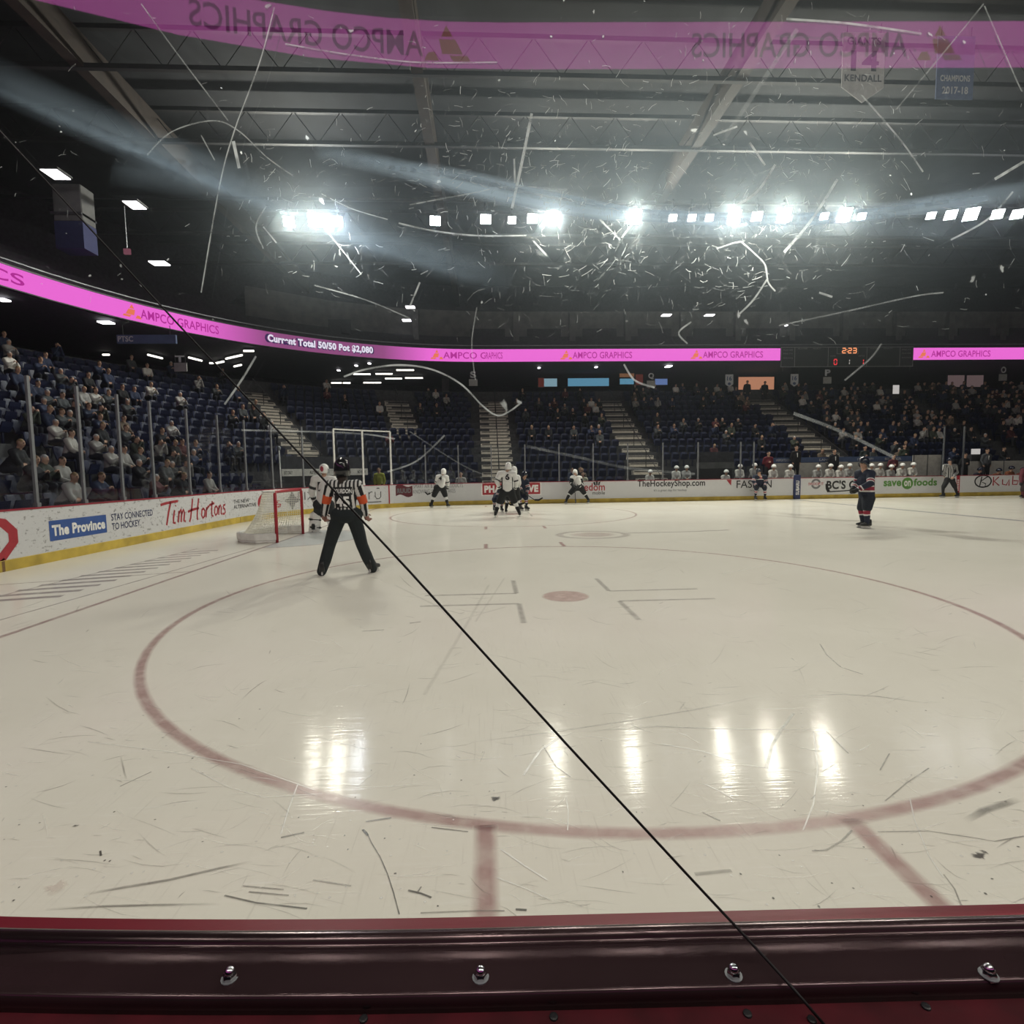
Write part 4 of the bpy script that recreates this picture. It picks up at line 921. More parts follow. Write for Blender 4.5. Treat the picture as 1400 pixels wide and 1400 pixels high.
# concourse columns and the pale suite corner at upper left
for u, v0, v1, w, lab in ((443,495,544,11,'pale concrete column in the concourse behind the goal'),(609,500,545,9,'grey column right of the concourse tubes'),(345,510,550,12,'dark column in the end stand concourse')):
    Y = 44 if u < 600 else 43.5; a, b_ = at(u, v0, Y), at(u, v1, Y); mb = MB(); mb.box((a+b_)/2, (w*Y/F, .5, (a-b_).length)); struct(mb.build('column', M['grey_wall']), lab)
c = at(92, 285, 24); g = empty('suite_box', c); tag(g, 'pale boxy suite corner hanging in the upper left stand', 'box')
mb = MB(); mb.rbox((0,.4,.25), (1.15,.8,1.5), .03); mb.build('body', M['grey_wall'], g).matrix_parent_inverse = Matrix()
mb = MB(); mb.box((-.05,.4,-.2), (1.25,.9,.1)); mb.build('ledge', M['dark'], g).matrix_parent_inverse = Matrix()
mb = MB(); mb.box((0,.4,-1.05), (1.15,.8,1.1)); mb.build('blue_base', mat('dark_blue_wall', (.02,.025,.09), .8), g).matrix_parent_inverse = Matrix()
c = at(174, 344, 26); mb = MB(); mb.box(c, (.28,.1,.24)); o = mb.build('exit_sign', emat('dim_exit', (.30,.10,.14), .6)); tag(o, 'small dim red exit sign in the left upper stand', 'sign'); q = MB(); q.tube([c+Vector((0,0,.1)), c+Vector((0,0,2.0))], .02, 5); q.build('hanging_pole', M['steel'], o)

# ================================================================== GOAL
g = empty('hockey_goal', (GX, GYC, 0)); tag(g, 'red framed hockey goal with white net beside the goalie', 'goal'); I_ = Matrix()
hw, hh, dp = .915, 1.22, 1.02
mb = MB(); mb.tube([(0,-hw,0),(0,-hw,hh-.05),(0,-hw+.05,hh),(0,hw-.05,hh),(0,hw,hh-.05),(0,hw,0)], .038, 10); mb.build('goal_frame', M['goal_red'], g, True).matrix_parent_inverse = I_
mb = MB()
base = [(0,-hw,.03),(-.45,-hw-.12,.03),(-.85,-hw+.1,.03),(-dp-.08,-.5,.03),(-dp-.1,0,.03),(-dp-.08,.5,.03),(-.85,hw-.1,.03),(-.45,hw+.12,.03),(0,hw,.03)]
mb.tube(base, .03, 6); top_ = [(0,-hw+.02,hh),(-.3,-hw+.12,hh),(-.48,-.45,hh),(-.52,0,hh),(-.48,.45,hh),(-.3,hw-.12,hh),(0,hw-.02,hh)]
mb.tube(top_, .022, 6); mb.tube([(-.52,0,hh),(-.75,0,.7),(-dp-.1,0,.03)], .022, 6); mb.build('rear_frame', M['pad_white'], g).matrix_parent_inverse = I_
mb = MB()   # padded skirt along the base
for i in range(len(base)-1):
    a, b_ = Vector(base[i]), Vector(base[i+1]); d = b_-a; mb.rbox((a+b_)/2+Vector((0,0,.11)), (d.length+.04, .07, .18), .02, rz=math.atan2(d.y, d.x))
mb.build('base_pad', M['pad_white'], g).matrix_parent_inverse = I_
mb = MB()  # netting: a cord grid between the top frame and the base
def interp(P, t):
    P = [Vector(p) for p in P]; L_ = [0]
    for i in range(1, len(P)): L_.append(L_[-1]+(P[i]-P[i-1]).length)
    x = t*L_[-1]
    for i in range(1, len(P)):
        if x <= L_[i]+1e-9: return P[i-1].lerp(P[i], (x-L_[i-1])/(L_[i]-L_[i-1]))
    return P[-1]
def netp(t, w):
    a, b_ = interp(top_, t), interp(base, t); q = a.lerp(b_, w); return q+Vector((-.0-.16*math.sin(PI*w)*-1*.6, 0, -.0)) if 0 else a.lerp(b_, w)+Vector((.10*math.sin(PI*w), 0, 0))*(1 if .15 < t < .85 else .3)
NT, NW = 54, 20
for i in range(NT+1): mb.tube([netp(i/NT, k/8) for k in range(9)], .0065, 3, caps=False)
for j in range(NW+1): mb.tube([netp(i/30, j/NW) for i in range(31)], .0065, 3, caps=False)
for i in range(8): 
    y = -.8+1.6*i/7; mb.tube([(0, y, hh), (-.5+.2*abs(y)**2, y*.9, hh)], .0042, 3)
for i in range(5): mb.tube([(-.1*i, -.86+.03*i, hh), (-.1*i, .86-.03*i, hh)], .0042, 3)
mb.build('netting', M['net'], g).matrix_parent_inverse = I_
vl = at_wall(384, 655, .35); mb = MB(); a_ = vl[2]; mb.tube([(a_.x, a_.y, 1.1), (a_.x-.02, a_.y, 2.6)], .03, 6); o = mb.build('goal_light_pole', M['white_metal']); tag(o, 'thin pale pole leaning behind the glass left of the goalie', 'pole')
mb = MB(); mb.ellipsoid((a_.x-.02, a_.y, 2.66), (.07,.07,.09)); mb.build('lamp_cap', M['steel'], o)

# ================================================================== PEOPLE
SKIN, HAIR = (.42,.26,.19), (.03,.02,.015)
def cone_ring(mb, p0, p1, r0, r1, side=None, flat=1.0, n=12):
    ax = (p1-p0); L_ = ax.length; ax = ax/L_ if L_ > 1e-6 else Vector((0,0,1))
    if side is None or abs(side.dot(ax)) > .95: a = Vector((0,0,1)) if abs(ax.z) < .9 else Vector((0,1,0)); u = ax.cross(a).normalized()
    else: u = (side-ax*side.dot(ax)).normalized()
    w = ax.cross(u); rings = []
    for k in range(4): a = PI/2*(k+.15)/4.15; rings.append((p0-ax*r0*math.cos(a)*(flat if flat < 1 else 1), r0*math.sin(a)))
    rings.append((p0, r0)); rings.append((p1, r1))
    for k in range(3, -1, -1): a = PI/2*(k+.15)/4.15; rings.append((p1+ax*r1*math.cos(a)*(flat if flat < 1 else 1), r1*math.sin(a)))
    mb.loft([[c+u*(r*math.cos(2*PI*i/n))+w*(r*flat*math.sin(2*PI*i/n)) for i in range(n)] for c, r in rings])
class Bone:
    def __init__(s, p0, p1, r0, r1, col, side=None, flat=1.0): s.p0, s.p1, s.r0, s.r1, s.col, s.side, s.flat = Vector(p0), Vector(p1), r0, r1, col, side, flat
def grow(name, bones, voxel, smooth=5, material=None, mask=None):
    """one continuous skin round a skeleton of tapered limbs, coloured by the limb each point belongs to"""
    mb = MB()
    for b in bones: cone_ring(mb, b.p0, b.p1, b.r0, b.r1, b.side, b.flat)
    me = bpy.data.meshes.new('tmp'); me.from_pydata([tuple(v) for v in mb.v], [], mb.f); o = bpy.data.objects.new('tmp', me); C.objects.link(o)
    m = o.modifiers.new('r', 'REMESH'); m.mode = 'VOXEL'; m.voxel_size = voxel; m.adaptivity = 0
    m = o.modifiers.new('s', 'SMOOTH'); m.factor = .5; m.iterations = smooth
    dg = bpy.context.evaluated_depsgraph_get(); ev = o.evaluated_get(dg); me2 = bpy.data.meshes.new_from_object(ev); bpy.data.objects.remove(o); bpy.data.meshes.remove(me)
    me2.name = name; n = len(me2.vertices); P = np.empty(n*3); me2.vertices.foreach_get('co', P); P = P.reshape(-1, 3)
    best = np.full(n, 1e9); cols = np.zeros((n, 4), dtype=np.float32)
    for b in bones:
        p0, p1 = np.array(b.p0), np.array(b.p1); ax = p1-p0; L2 = max(1e-9, ax@ax); t = np.clip(((P-p0)@ax)/L2, 0, 1)
        D = P-(p0+t[:, None]*ax); r = b.r0+(b.r1-b.r0)*t; dist = np.linalg.norm(D, axis=1)
        if b.flat < 1:
            u = np.array(b.side if b.side is not None else Vector((1,0,0))); du = D@u; w = D-du[:, None]*u; dist = np.sqrt(du**2+(np.linalg.norm(w, axis=1)/b.flat)**2)
        d = dist/r*.5+(dist-r)*4
        k = d < best; best[k] = d[k]
        if callable(b.col): c = b.col(t[k], D[k], P[k])
        else: c = np.tile(np.array((*b.col, 0.0))[:4] if len(b.col) == 3 else np.array(b.col), (k.sum(), 1))
        if c.shape[1] == 3: c = np.hstack([c, np.zeros((len(c), 1))])
        cols[k] = c
    a = me2.color_attributes.new('Col', 'FLOAT_COLOR', 'POINT'); a.data.foreach_set('color', cols.ravel())
    me2.materials.clear(); me2.materials.append(material or M['cloth']); me2.polygons.foreach_set('use_smooth', [True]*len(me2.polygons)); me2.update()
    return me2
def bands(base, *bs):
    """limb colour with bands (t0, t1, colour)"""
    def f(t, D, P):
        c = np.tile(np.array(base, dtype=float), (len(t), 1))
        for a, b, col in bs: c[(t >= a) & (t < b)] = col
        return c
    return f
def helmet(name, c, fw, up, r, m, parent, visor=True, cage=False):
    s = fw.cross(up).normalized(); R = Matrix((s, fw, up)).transposed(); mb = MB()
    rings = []
    for k in range(8):
        a = PI/2-.03-(PI/2+.05)*k/7; ring = []
        for i in range(20):
            t = 2*PI*i/20; low = 1.0 if k < 7 else 1.0
            z = r*1.10*math.sin(a) + (0 if k < 6 else -(.95 if math.sin(t) < .1 else .55 if math.sin(t) < .4 else .0)*r*(k-5)/2)
            q = r*math.cos(a) if k < 7 else r*1.02
            ring.append(c+R @ Vector((q*.92*math.cos(t), q*1.10*math.sin(t), z+.02)))
        rings.append(ring)
    mb.loft(rings, 0, True)
    for x in (-.5, 0, .5): mb.tube([c+R @ Vector((x*r*.7, y*r, r*1.12*math.sqrt(max(.02, 1-(y/1.12)**2-(x*.65)**2)))) for y in (-.85,-.4,0,.4,.85)], .012, 5)
    o = mb.build(name, m, parent, True)
    if visor:
        q = MB(); q.loft([[c+R @ Vector((r*1.02*math.cos(t), r*1.18*math.sin(t), z)) for t in np.linspace(.25, PI-.25, 9)] for z in (.02*r, -.55*r)], 0, False, False); q.build('visor', M['pane'], o)
    if cage:
        q = MB()
        for z in np.linspace(.1, -.85, 7): q.tube([c+R @ Vector((r*.95*math.cos(t), r*1.22*math.sin(t), z*r)) for t in np.linspace(.15, PI-.15, 9)], .005, 4)
        for t in np.linspace(.35, PI-.35, 7): q.tube([c+R @ Vector((r*.95*math.cos(t), r*1.22*math.sin(t), z*r)) for z in (.15,-.9)], .005, 4)
        q.build('cage', M['steel'], o)
    return o
def skate(ankle, fw, parent, pale=False, tilt=0.0):
    fw = Vector((fw.x, fw.y, 0)).normalized(); s = fw.cross(Vector((0,0,1))); R = Matrix((s, fw, Vector((0,0,1)))).transposed(); b = Vector((ankle.x, ankle.y, 0))
    mb = MB(); rings = []
    for y, w, z0, z1 in ((-.11,.030,.085,.20),(-.09,.042,.075,.24),(.0,.044,.075,.23),(.07,.044,.075,.15),(.15,.042,.075,.13),(.19,.020,.085,.11)):
        rings.append([b+R @ Vector(q) for q in ((-w,y,z0),(w,y,z0),(w*.9,y,(z0+z1)/2),(w*.7,y,z1),(-w*.7,y,z1),(-w*.9,y,(z0+z1)/2))])
    mb.loft(rings); o = mb.build('skate', M['skate'], parent, True)
    q = MB(); q.box(b+R @ Vector((0,.03,.052)), (.03,.25,.05), M=R, taper=.9); q.build('blade_holder', M['skate_pale'], o)
    q = MB(); q.box(b+R @ Vector((0,.03,.014)), (.006,.29,.03), M=R); q.build('blade', M['blade'], o)
    return o
def hand_bones(wr, dirn, side, r=1.0, col=SKIN, curl=.9, palm=.045, thumb_side=1):
    """palm, four unequal curled fingers and a thumb leaving the side of the palm"""
    d = dirn.normalized(); s = (side-d*side.dot(d)).normalized(); n = d.cross(s).normalized()
    out = [Bone(wr, wr+d*.075*r, .034*r, palm*.85*r, col), Bone(wr+d*.06*r-s*.022*r, wr+d*.06*r+s*.022*r, .022*r, .022*r, col)]
    for k, (x, L_) in enumerate(((-.033,.036),(-.011,.043),(.011,.046),(.033,.041))):
        a = wr+d*.085*r+s*x*r; c1 = d*math.cos(curl*.6)+n*math.sin(curl*.6); c2 = d*math.cos(curl*1.7)+n*math.sin(curl*1.7)
        m_ = a+c1*L_*r; out += [Bone(a-d*.02*r, m_, .0105*r, .010*r, col), Bone(m_, m_+c2*L_*.85*r, .010*r, .0085*r, col)]
    a = wr+d*.03*r+s*.036*r*thumb_side; b = a+(d*.6+s*.55*thumb_side+n*.55).normalized()*.042*r
    out += [Bone(a, b, .0125*r, .0115*r, col), Bone(b, b+(d*.6+n*.75).normalized()*.03*r, .011*r, .0095*r, col)]
    return out
def head_bones(c, fw, up, r=.105, col=SKIN, hair=None):
    s = fw.cross(up).normalized()
    def paint(t, D, P):
        n = len(t); out = np.tile(np.array(col, dtype=float), (n, 1)); Q = P-np.array(c); f = Q@np.array(fw); x = Q@np.array(s); z = Q@np.array(up)
        for sx in (-1, 1): out[(np.abs(x-sx*.034) < .014) & (np.abs(z+.0) < .008) & (f > .05)] = (.02,.015,.015)
        out[(np.abs(x) < .025) & (np.abs(z+.062) < .006) & (f > .05)] = (.25,.09,.08)
        if hair is not None: out[(z > .035) & (f < .07) | ((f < -.02) & (z > -.05))] = hair
        return out
    return [Bone(c+up*.022, c-up*.005, r*.93, r*.90, paint, s, 1.0), Bone(c+fw*.02-up*.055, c+fw*.035-up*.075, r*.66, r*.52, paint),
            Bone(c+fw*.095-up*.012, c+fw*.112-up*.034, .012, .016, paint), Bone(c+s*.098-up*.01, c+s*.10-up*.035, .018, .014, paint), Bone(c-s*.098-up*.01, c-s*.10-up*.035, .018, .014, paint)]
def conform_text(name, s, body, center, rt, up, dirn, w, h, m, bold=.03):
    """lettering laid on the surface of a garment"""
    me = body.data; bv = BVHTree.FromPolygons([v.co for v in me.vertices], [tuple(p.vertices) for p in me.polygons])
    v, f, _ = text2d(s, bold); pts = []
    for a, b in v:
        o = center+rt*((a-.5)*w)+up*((b-.5)*h)-dirn*.8; hit = bv.ray_cast(o, dirn, 2)
        pts.append((hit[0] if hit[0] is not None else center)-dirn*.010)
    q = MB(); q.add(pts, f); return q.build(name, m, body)
M['num_white'] = mat('number_white', (.80,.80,.78), .7); M['num_black'] = mat('number_black', (.012,.012,.014), .7); M['num_red'] = mat('number_red', (.45,.03,.05), .7)
UP, X_ = Vector((0,0,1)), Vector((1,0,0))

def player(name, label, Y, J, fw, jersey, pants, sock, glove, hel, voxel=.02, sleeve=None, num=None, bulk=1.0, cage=False, skates=True, hand=True, torso=None, neckcol=None):
    """hockey player posed joint by joint; J maps a joint to (pixel x, pixel y, extra depth)"""
    P = {k: at(u, v, Y+dy) for k, (u, v, dy) in J.items()}
    fw = Vector((*fw, 0)).normalized(); sd = fw.cross(UP).normalized(); sleeve = sleeve or jersey; B = []
    sh = (P['shl']+P['shr'])/2; hp = (P['hpl']+P['hpr'])/2; ax = (sh-hp).normalized(); k = bulk
    chest = sh-ax*.16
    tj = torso or jersey
    B += [Bone(chest, hp+ax*.085, .205*k, .205*k, tj, sd, .78), Bone(chest+ax*.02, sh-ax*.02, .20*k, .15*k, tj, sd, .70)]
    nk = P['head']-sh
    B += [Bone(sh+nk*.1, sh+nk*.62, .075, .062, neckcol or SKIN)]
    for q in 'lr':
        s, e, h = P['sh'+q], P['el'+q], P['ha'+q]
        B += [Bone(sh.lerp(s, .55), s, .125*k, .115*k, jersey), Bone(s, e, .105*k, .085*k, sleeve), Bone(e, e.lerp(h, .88), .085*k, .065*k, sleeve)]
        dv = (h-e).normalized()
        if hand: B += hand_bones(e.lerp(h, .84), dv, sd if q == 'l' else -sd, 1.35, glove, 1.0, .052)
        H_, K_, A_ = P['hp'+q], P['kn'+q], P['an'+q]
        B += [Bone(H_.lerp(hp, .25), H_.lerp(K_, .85), .155*k, .125*k, pants), Bone(H_.lerp(K_, .85), K_, .105*k, .092*k, pants if not callable(pants) else pants), Bone(K_, A_.lerp(K_, .0)+UP*.03, .092*k, .058*k, sock)]
    B += [Bone(P['hpl'], P['hpr'], .15*k, .15*k, pants)]
    B += head_bones(P['head'], fw, UP)
    o = link(name, grow(name, B, voxel)); tag(o, label, 'person')
    if hel is not None: helmet('helmet', P['head']+UP*.018, fw, UP, .128, hel, o, visor=not cage, cage=cage)
    if skates:
        for q in 'lr': skate(P['an'+q], (P['ft'+q]-P['an'+q]) if 'ft'+q in P else fw, o)
    return o, P
def stick(pts, blade, label, Y=None):
    """hockey stick: shaft through two pixel points, then a blade through further points (with depths)"""
    S = [at(u, v, d) for u, v, d in pts]; Bl = [at(u, v, d) for u, v, d in blade]
    mb = MB(); mb.tube(S, .017, 6); o = mb.build('hockey_stick', M['stick']); tag(o, label, 'hockey stick')
    n = len(Bl); q = MB(); rings = []
    for i, p in enumerate(Bl):
        t = (Bl[min(i+1, n-1)]-Bl[max(i-1, 0)]).normalized(); u = t.cross(Vector((0,1,0))); u = u.normalized() if u.length > .01 else UP; w = t.cross(u); hh_ = .036 if i < n-1 else .024
        rings.append([p+u*hh_+w*.008, p+u*hh_-w*.008, p-u*hh_-w*.008, p-u*hh_+w*.008])
    q.loft(rings); q.build('blade', M['tape'], o); return o
WHT, BLKC, NVY, REDC = (.68,.68,.66), (.014,.015,.017), (.016,.021,.040), (.26,.022,.045)

# ---- referee, back to the camera
YR = 8.66
J = dict(head=(467.5,642.5,.07), shl=(452,663,-.02), shr=(488.5,663,-.02), ell=(446,686,.04), elr=(496.5,686,.04), hal=(443,706,.10), har=(500.5,706,.10), hpl=(463,705,.0), hpr=(484,705,.0), knl=(451,744,.10), knr=(494.5,744,.12), anl=(440,783.5,.0), anr=(509.5,779.5,.16))
P = {k: at(u, v, YR+dy) for k, (u, v, dy) in J.items()}
fwR = Vector((.10,1,0)).normalized(); sdR = fwR.cross(UP).normalized()
c0 = (P['hpl']+P['hpr'])/2; sh = (P['shl']+P['shr'])/2
ST_W, ST_B = np.array((.66,.66,.64)), np.array((.012,.012,.014))
def ref_torso(t, D, Q):
    x = (Q-np.array(c0))@np.array(sdR); z = Q[:, 2]; tilt = (np.array(sh-c0)@np.array(sdR))*((z-c0.z)/(sh.z-c0.z)); k = (np.floor((x-tilt)/.030+.5).astype(int) % 2) == 0
    out = np.where(k[:, None], ST_B, ST_W)
    blk = (np.abs(x-tilt) < .15) & (z > sh.z-.155) & (z < sh.z-.03); out[blk] = ST_B
    blk = (np.abs(x-tilt) < .125) & (z > sh.z-.36) & (z <= sh.z-.155); out[blk] = ST_B
    out[z < c0.z+.085] = (.013,.017,.018)
    return out
def ref_sleeve(sign, lower):
    def f(t, D, Q):
        x = D@np.array(sdR); yv = D@np.array(fwR); a = np.arctan2(x*sign, yv); k = (np.floor(a/(2*PI)*8+.3).astype(int) % 2) == 0
        out = np.where(k[:, None], ST_W, ST_B)
        if not lower:
            out[(t > .60) & (t < 1.1)] = (.62,.095,.03)
        else:
            out[t < .10] = (.62,.095,.03)
        return out
    return f
PAN = (.013,.018,.020)
ax = (sh-c0).normalized(); chest = sh-ax*.17; B = []
B += [Bone(chest, c0+ax*.06, .190, .162, ref_torso, sdR, .70), Bone(chest, sh-ax*.02, .195, .145, ref_torso, sdR, .66), Bone(sh-sdR*.02+ax*.0, P['head']-UP*.05, .088, .075, HAIR)]
for q, sg in (('l', -1), ('r', 1)):
    s, e, h = P['sh'+q], P['el'+q], P['ha'+q]
    B += [Bone(sh.lerp(s, .45)-ax*.015, s, .095, .088, ref_torso), Bone(s, e, .088, .072, ref_sleeve(sg, False)), Bone(e, e.lerp(h, .80), .072, .054, ref_sleeve(sg, True))]
    B += hand_bones(e.lerp(h, .80), (h-e).normalized()+fwR*.25, fwR*1.0, 1.12, (.30,.15,.12), 1.15, .046, 1)
    H_, K_, A_ = P['hp'+q], P['kn'+q], P['an'+q]
    B += [Bone(H_.lerp(c0, .15), H_.lerp(K_, .55), .122, .112, PAN), Bone(H_.lerp(K_, .55), K_, .112, .098, PAN), Bone(K_, K_.lerp(A_, .55), .098, .094, PAN), Bone(K_.lerp(A_, .55), A_+UP*.03, .094, .078, PAN)]
B += [Bone(P['hpl']+UP*.01, P['hpr']+UP*.01, .135, .135, PAN), Bone(c0-fwR*.05-sdR*.07, c0-fwR*.05+sdR*.07, .11, .11, PAN), Bone(c0+UP*.10, c0, .165, .160, PAN, sdR, .74)]
B += head_bones(P['head'], fwR, UP, .105, SKIN, HAIR)
ref = link('person', grow('person', B, .0105, 4)); tag(ref, 'referee in striped shirt with orange armbands numbered 45, seen from behind', 'person')
helmet('helmet', P['head']+UP*.025, fwR, UP, .136, M['helmet_black'], ref)
for q, dv in (('l', Vector((-.35,1,0))), ('r', Vector((.45,1,0)))): skate(P['an'+q], dv, ref)
cN = Vector((sh.x, sh.y, sh.z-.095))+sdR*.005
conform_text('name_lettering', 'BOURDON', ref, cN, sdR, UP, fwR, .285, .072, M['num_white'], .03)['label'] = 'white name lettering across the shoulders'
conform_text('number', '45', ref, Vector((sh.x, sh.y, sh.z-.26))+sdR*.01, sdR, UP, fwR, .215, .165, M['num_white'], .045)['label'] = 'large white number 45'

# ---- goalie beside the goal
GJ = dict(head=(443,642.5,0), shl=(431,656,0), shr=(455,657,.05), ell=(426,671,.05), elr=(461,673,.1), hal=(430,686,.25), har=(460,690,.3), hpl=(436,690,0), hpr=(449,690,0), knl=(435,705,.1), knr=(455,705,.15), anl=(431,724,-.05), anr=(460,722,.1))
go, GP = player('person', 'goalie in white jersey numbered 1 with bulky leg pads beside the goal', 15.3, GJ, (.55,.85), WHT, (.02,.022,.025), (.6,.6,.58), (.05,.05,.055), M['helmet_white'], .018, bands(WHT, (.55,.8,(.03,.03,.03))), cage=True, bulk=1.12)
conform_text('number', '1', go, at(438,665,15.3), (GP['shr']-GP['shl']).normalized(), UP, Vector((.0,1,0)), .075, .26, M['num_black'], .03)
for q in 'lr':
    a, b_ = GP['kn'+q], GP['an'+q]; mb = MB(); d = (a-b_); R = Matrix.Rotation(.5, 3, 'Z') @ Matrix.Rotation(math.atan2(d.x, d.z), 3, 'Y')
    mb.rbox((a+b_)/2+UP*.02+Vector((-.04,-.02,-.03)), (.31,.20,.66), .07, M=R)
    o = mb.build('leg_pad', M['pad_white'], go, True); k2 = MB()
    for zz in (-.12,.10): k2.rbox((a+b_)/2+UP*(.02+zz)+Vector((-.04,-.02,-.03)), (.325,.215,.05), .02, M=R)
    k2.build('pad_strap', M['ad_black'], o)
M['helmet_mark'] = mat('helmet_marking', (.30,.04,.06), .3)
mb = MB(); mb.ellipsoid(GP['head']+Vector((-.02,-.135,.03)), (.05,.02,.08), nv=6, nu=10); mb.build('helmet_marking', M['helmet_mark'], go, True)
stick([(459,688,15.6),(470,700,15.7),(478,716,15.8)], [(478,716,15.8),(486,721,15.8),(493,722,15.8)], 'goalie stick held low beside the referee')

# ---- skaters in white by the far boards
blk_sock = bands(WHT, (.42,1.1,BLKC))
wht_slv = bands(WHT, (.0,.0,BLKC))
arm_w = bands(WHT, (.78,.95,BLKC))
def white_torso(c, side):
    def f(t, D, Q):
        x = np.abs((Q-np.array(c))@np.array(side)); out = np.tile(np.array(WHT), (len(t), 1)); out[(x > .165)] = BLKC; return out
    return f
o, P6 = player('person', 'skater in white jersey numbered 6 with black pants, standing with legs spread, seen from behind', 18.95,
    dict(head=(695,638.5,.05), shl=(683.5,648,0), shr=(702.5,648,0), ell=(679,657.5,-.05), elr=(706,659,0), hal=(683,667,.2), har=(704.5,668,.25), hpl=(688,673,0), hpr=(699,673,0), knl=(682,687.5,.12), knr=(704,686.5,.12), anl=(677.5,703.5,0), anr=(710.5,703,.05)),
    (.15,1), WHT, BLKC, blk_sock, BLKC, M['helmet_white'], .017, arm_w, torso=white_torso(at(693.5,660,18.95), X_))
conform_text('number', '6', o, at(693.5,652,18.95), X_, UP, Vector((0,1,0)), .15, .23, M['num_black'], .05)
stick([(704,668,19.2),(690,680,19.4),(697,690,19.6)], [(697,690,19.6),(710,690.5,19.6),(718,687,19.6)], 'hockey stick with a dark blade low in front of the skater numbered 6')
o, P4 = player('person', 'leaning skater in white jersey and black pants before the wavy logo', 24.6,
    dict(head=(606.5,645.5,.1), shl=(599,652,0), shr=(610.5,652.5,.1), ell=(596.5,659,.1), elr=(612.5,659.5,.2), hal=(602,665,.3), har=(612,666,.35), hpl=(597,667,-.1), hpr=(606,667,0), knl=(593,678.5,.1), knr=(609,678.5,.15), anl=(589.5,691.3,0), anr=(612.5,691.5,.05)),
    (.45,.9), WHT, BLKC, blk_sock, BLKC, M['helmet_white'], .018, arm_w)
conform_text('number', '4', o, at(602,653.5,24.6), X_, UP, Vector((0,1,0)), .15, .2, M['num_black'], .05)
stick([(612,666,24.95),(600,669.5,24.6),(588,674.5,24.3)], [(588,674.5,24.3),(584.5,676,24.3),(581,672.5,24.3)], 'hockey stick with a dark blade held behind the leaning white skater')
o, P7 = player('person', 'skater in white jersey stretched wide beside the red lower case lettering', 25.7,
    dict(head=(786.3,646.5,.05), shl=(782.5,653,0), shr=(793,653.5,.05), ell=(780.5,660.5,-.05), elr=(795.5,661,0), hal=(785,666,-.25), har=(789,667,-.2), hpl=(785.5,667,0), hpr=(795,667,0), knl=(779,675,0), knr=(799,674.5,.05), anl=(774,684.7,-.1), anr=(804.5,684,.05)),
    (-.5,-.85), WHT, BLKC, bands(WHT, (.25,1.1,BLKC)), BLKC, M['helmet_white'], .018, bands(BLKC, (.0,.2,WHT)))
stick([(790,662,25.4),(786,671,25.3),(786.8,683,25.2)], [(786.8,683,25.2),(787.2,686,25.0),(786.6,687.5,24.7)], 'hockey stick held upright before the wide skater in white')
# ---- battle along the boards behind number 6
nv_sock = bands(NVY, (.25,.36,WHT), (.36,.58,REDC), (.58,.69,WHT))
nv_slv = bands(NVY, (.62,.70,WHT), (.70,.86,REDC), (.86,.94,WHT))
player('person', 'white helmeted skater hidden behind the skater numbered 6', 20.6,
    dict(head=(703,643.5,0), shl=(694,652,0), shr=(708,653,0), ell=(692,660,.1), elr=(710,660,.1), hal=(696,668,.3), har=(708,668,.3), hpl=(697,670,0), hpr=(706,670,0), knl=(694,683,.1), knr=(708,683,.1), anl=(692,696,0), anr=(709,697,0)),
    (.2,1), WHT, BLKC, blk_sock, BLKC, M['helmet_white'], .022)
player('person', 'navy skater bending right of the skater numbered 6 along the boards', 21.8,
    dict(head=(717,650,-.1), shl=(711,656,0), shr=(720,658,.1), ell=(709,664,-.1), elr=(722,667,0), hal=(714,671,-.3), har=(720,675,-.2), hpl=(709,670,.2), hpr=(716,671,.2), knl=(710,681,0), knr=(719,681,0), anl=(712,690,.1), anr=(720,690,.1)),
    (.6,-.8), NVY, NVY, nv_sock, BLKC, M['helmet_navy'], .02, nv_slv)
player('person', 'navy skater crouching low left of and behind the skater numbered 6', 21.2,
    dict(head=(688,668,-.25), shl=(683,672,-.1), shr=(692,673,-.1), ell=(680,678,-.2), elr=(695,680,-.2), hal=(685,685,-.4), har=(700,687,-.3), hpl=(679,678,.3), hpr=(688,678,.3), knl=(676,684,0), knr=(686,686,0), anl=(676,692,.2), anr=(686,693,.2)),
    (.3,-.9), NVY, NVY, nv_sock, BLKC, M['helmet_navy'], .02, nv_slv)
stick([(712,671,21.4),(722,677.5,21.2),(731,683.5,21.0)], [(731,683.5,21.0),(737,683.5,21.0),(742,680.5,21.0)], 'hockey stick pointing right with a black blade out of the group by the boards')
# ---- navy player right of the middle
o, PN = player('person', 'player in navy jersey with red and white stripes holding a stick level to the left', 13.6,
    dict(head=(1181,633.5,0), shl=(1174.5,647.5,.22), shr=(1190.5,648,-.10), ell=(1172,659,.25), elr=(1190,661,-.28), hal=(1166,668,.12), har=(1170,671,-.12), hpl=(1182.5,681.5,.12), hpr=(1188,681.5,-.08), knl=(1178,696,.15), knr=(1185,696,-.1), anl=(1180,716,.10), anr=(1185.5,717,-.10), ftl=(1168,720,.1), ftr=(1173,721,-.1)),
    (-.95,-.25), NVY, bands((.014,.018,.028), (.0,.0,WHT)), bands(NVY, (.02,.10,WHT), (.10,.36,REDC), (.36,.44,WHT)), (.02,.022,.02), M['helmet_navy'], .0125, nv_slv,
    torso=lambda t, D, Q: (lambda z, o_: (o_.__setitem__((z < 1.13) & (z >= 1.10), WHT), o_.__setitem__((z < 1.10) & (z >= 1.00), REDC), o_.__setitem__((z < 1.00) & (z >= .965), WHT), o_)[-1])(Q[:, 2], np.tile(np.array(NVY), (len(t), 1))))
conform_text('sleeve_number', '7', o, at(1194,653,13.4), Vector((.3,-.95,0)).normalized(), UP, Vector((-.95,-.3,0)).normalized(), .10, .14, M['num_red'], .05)
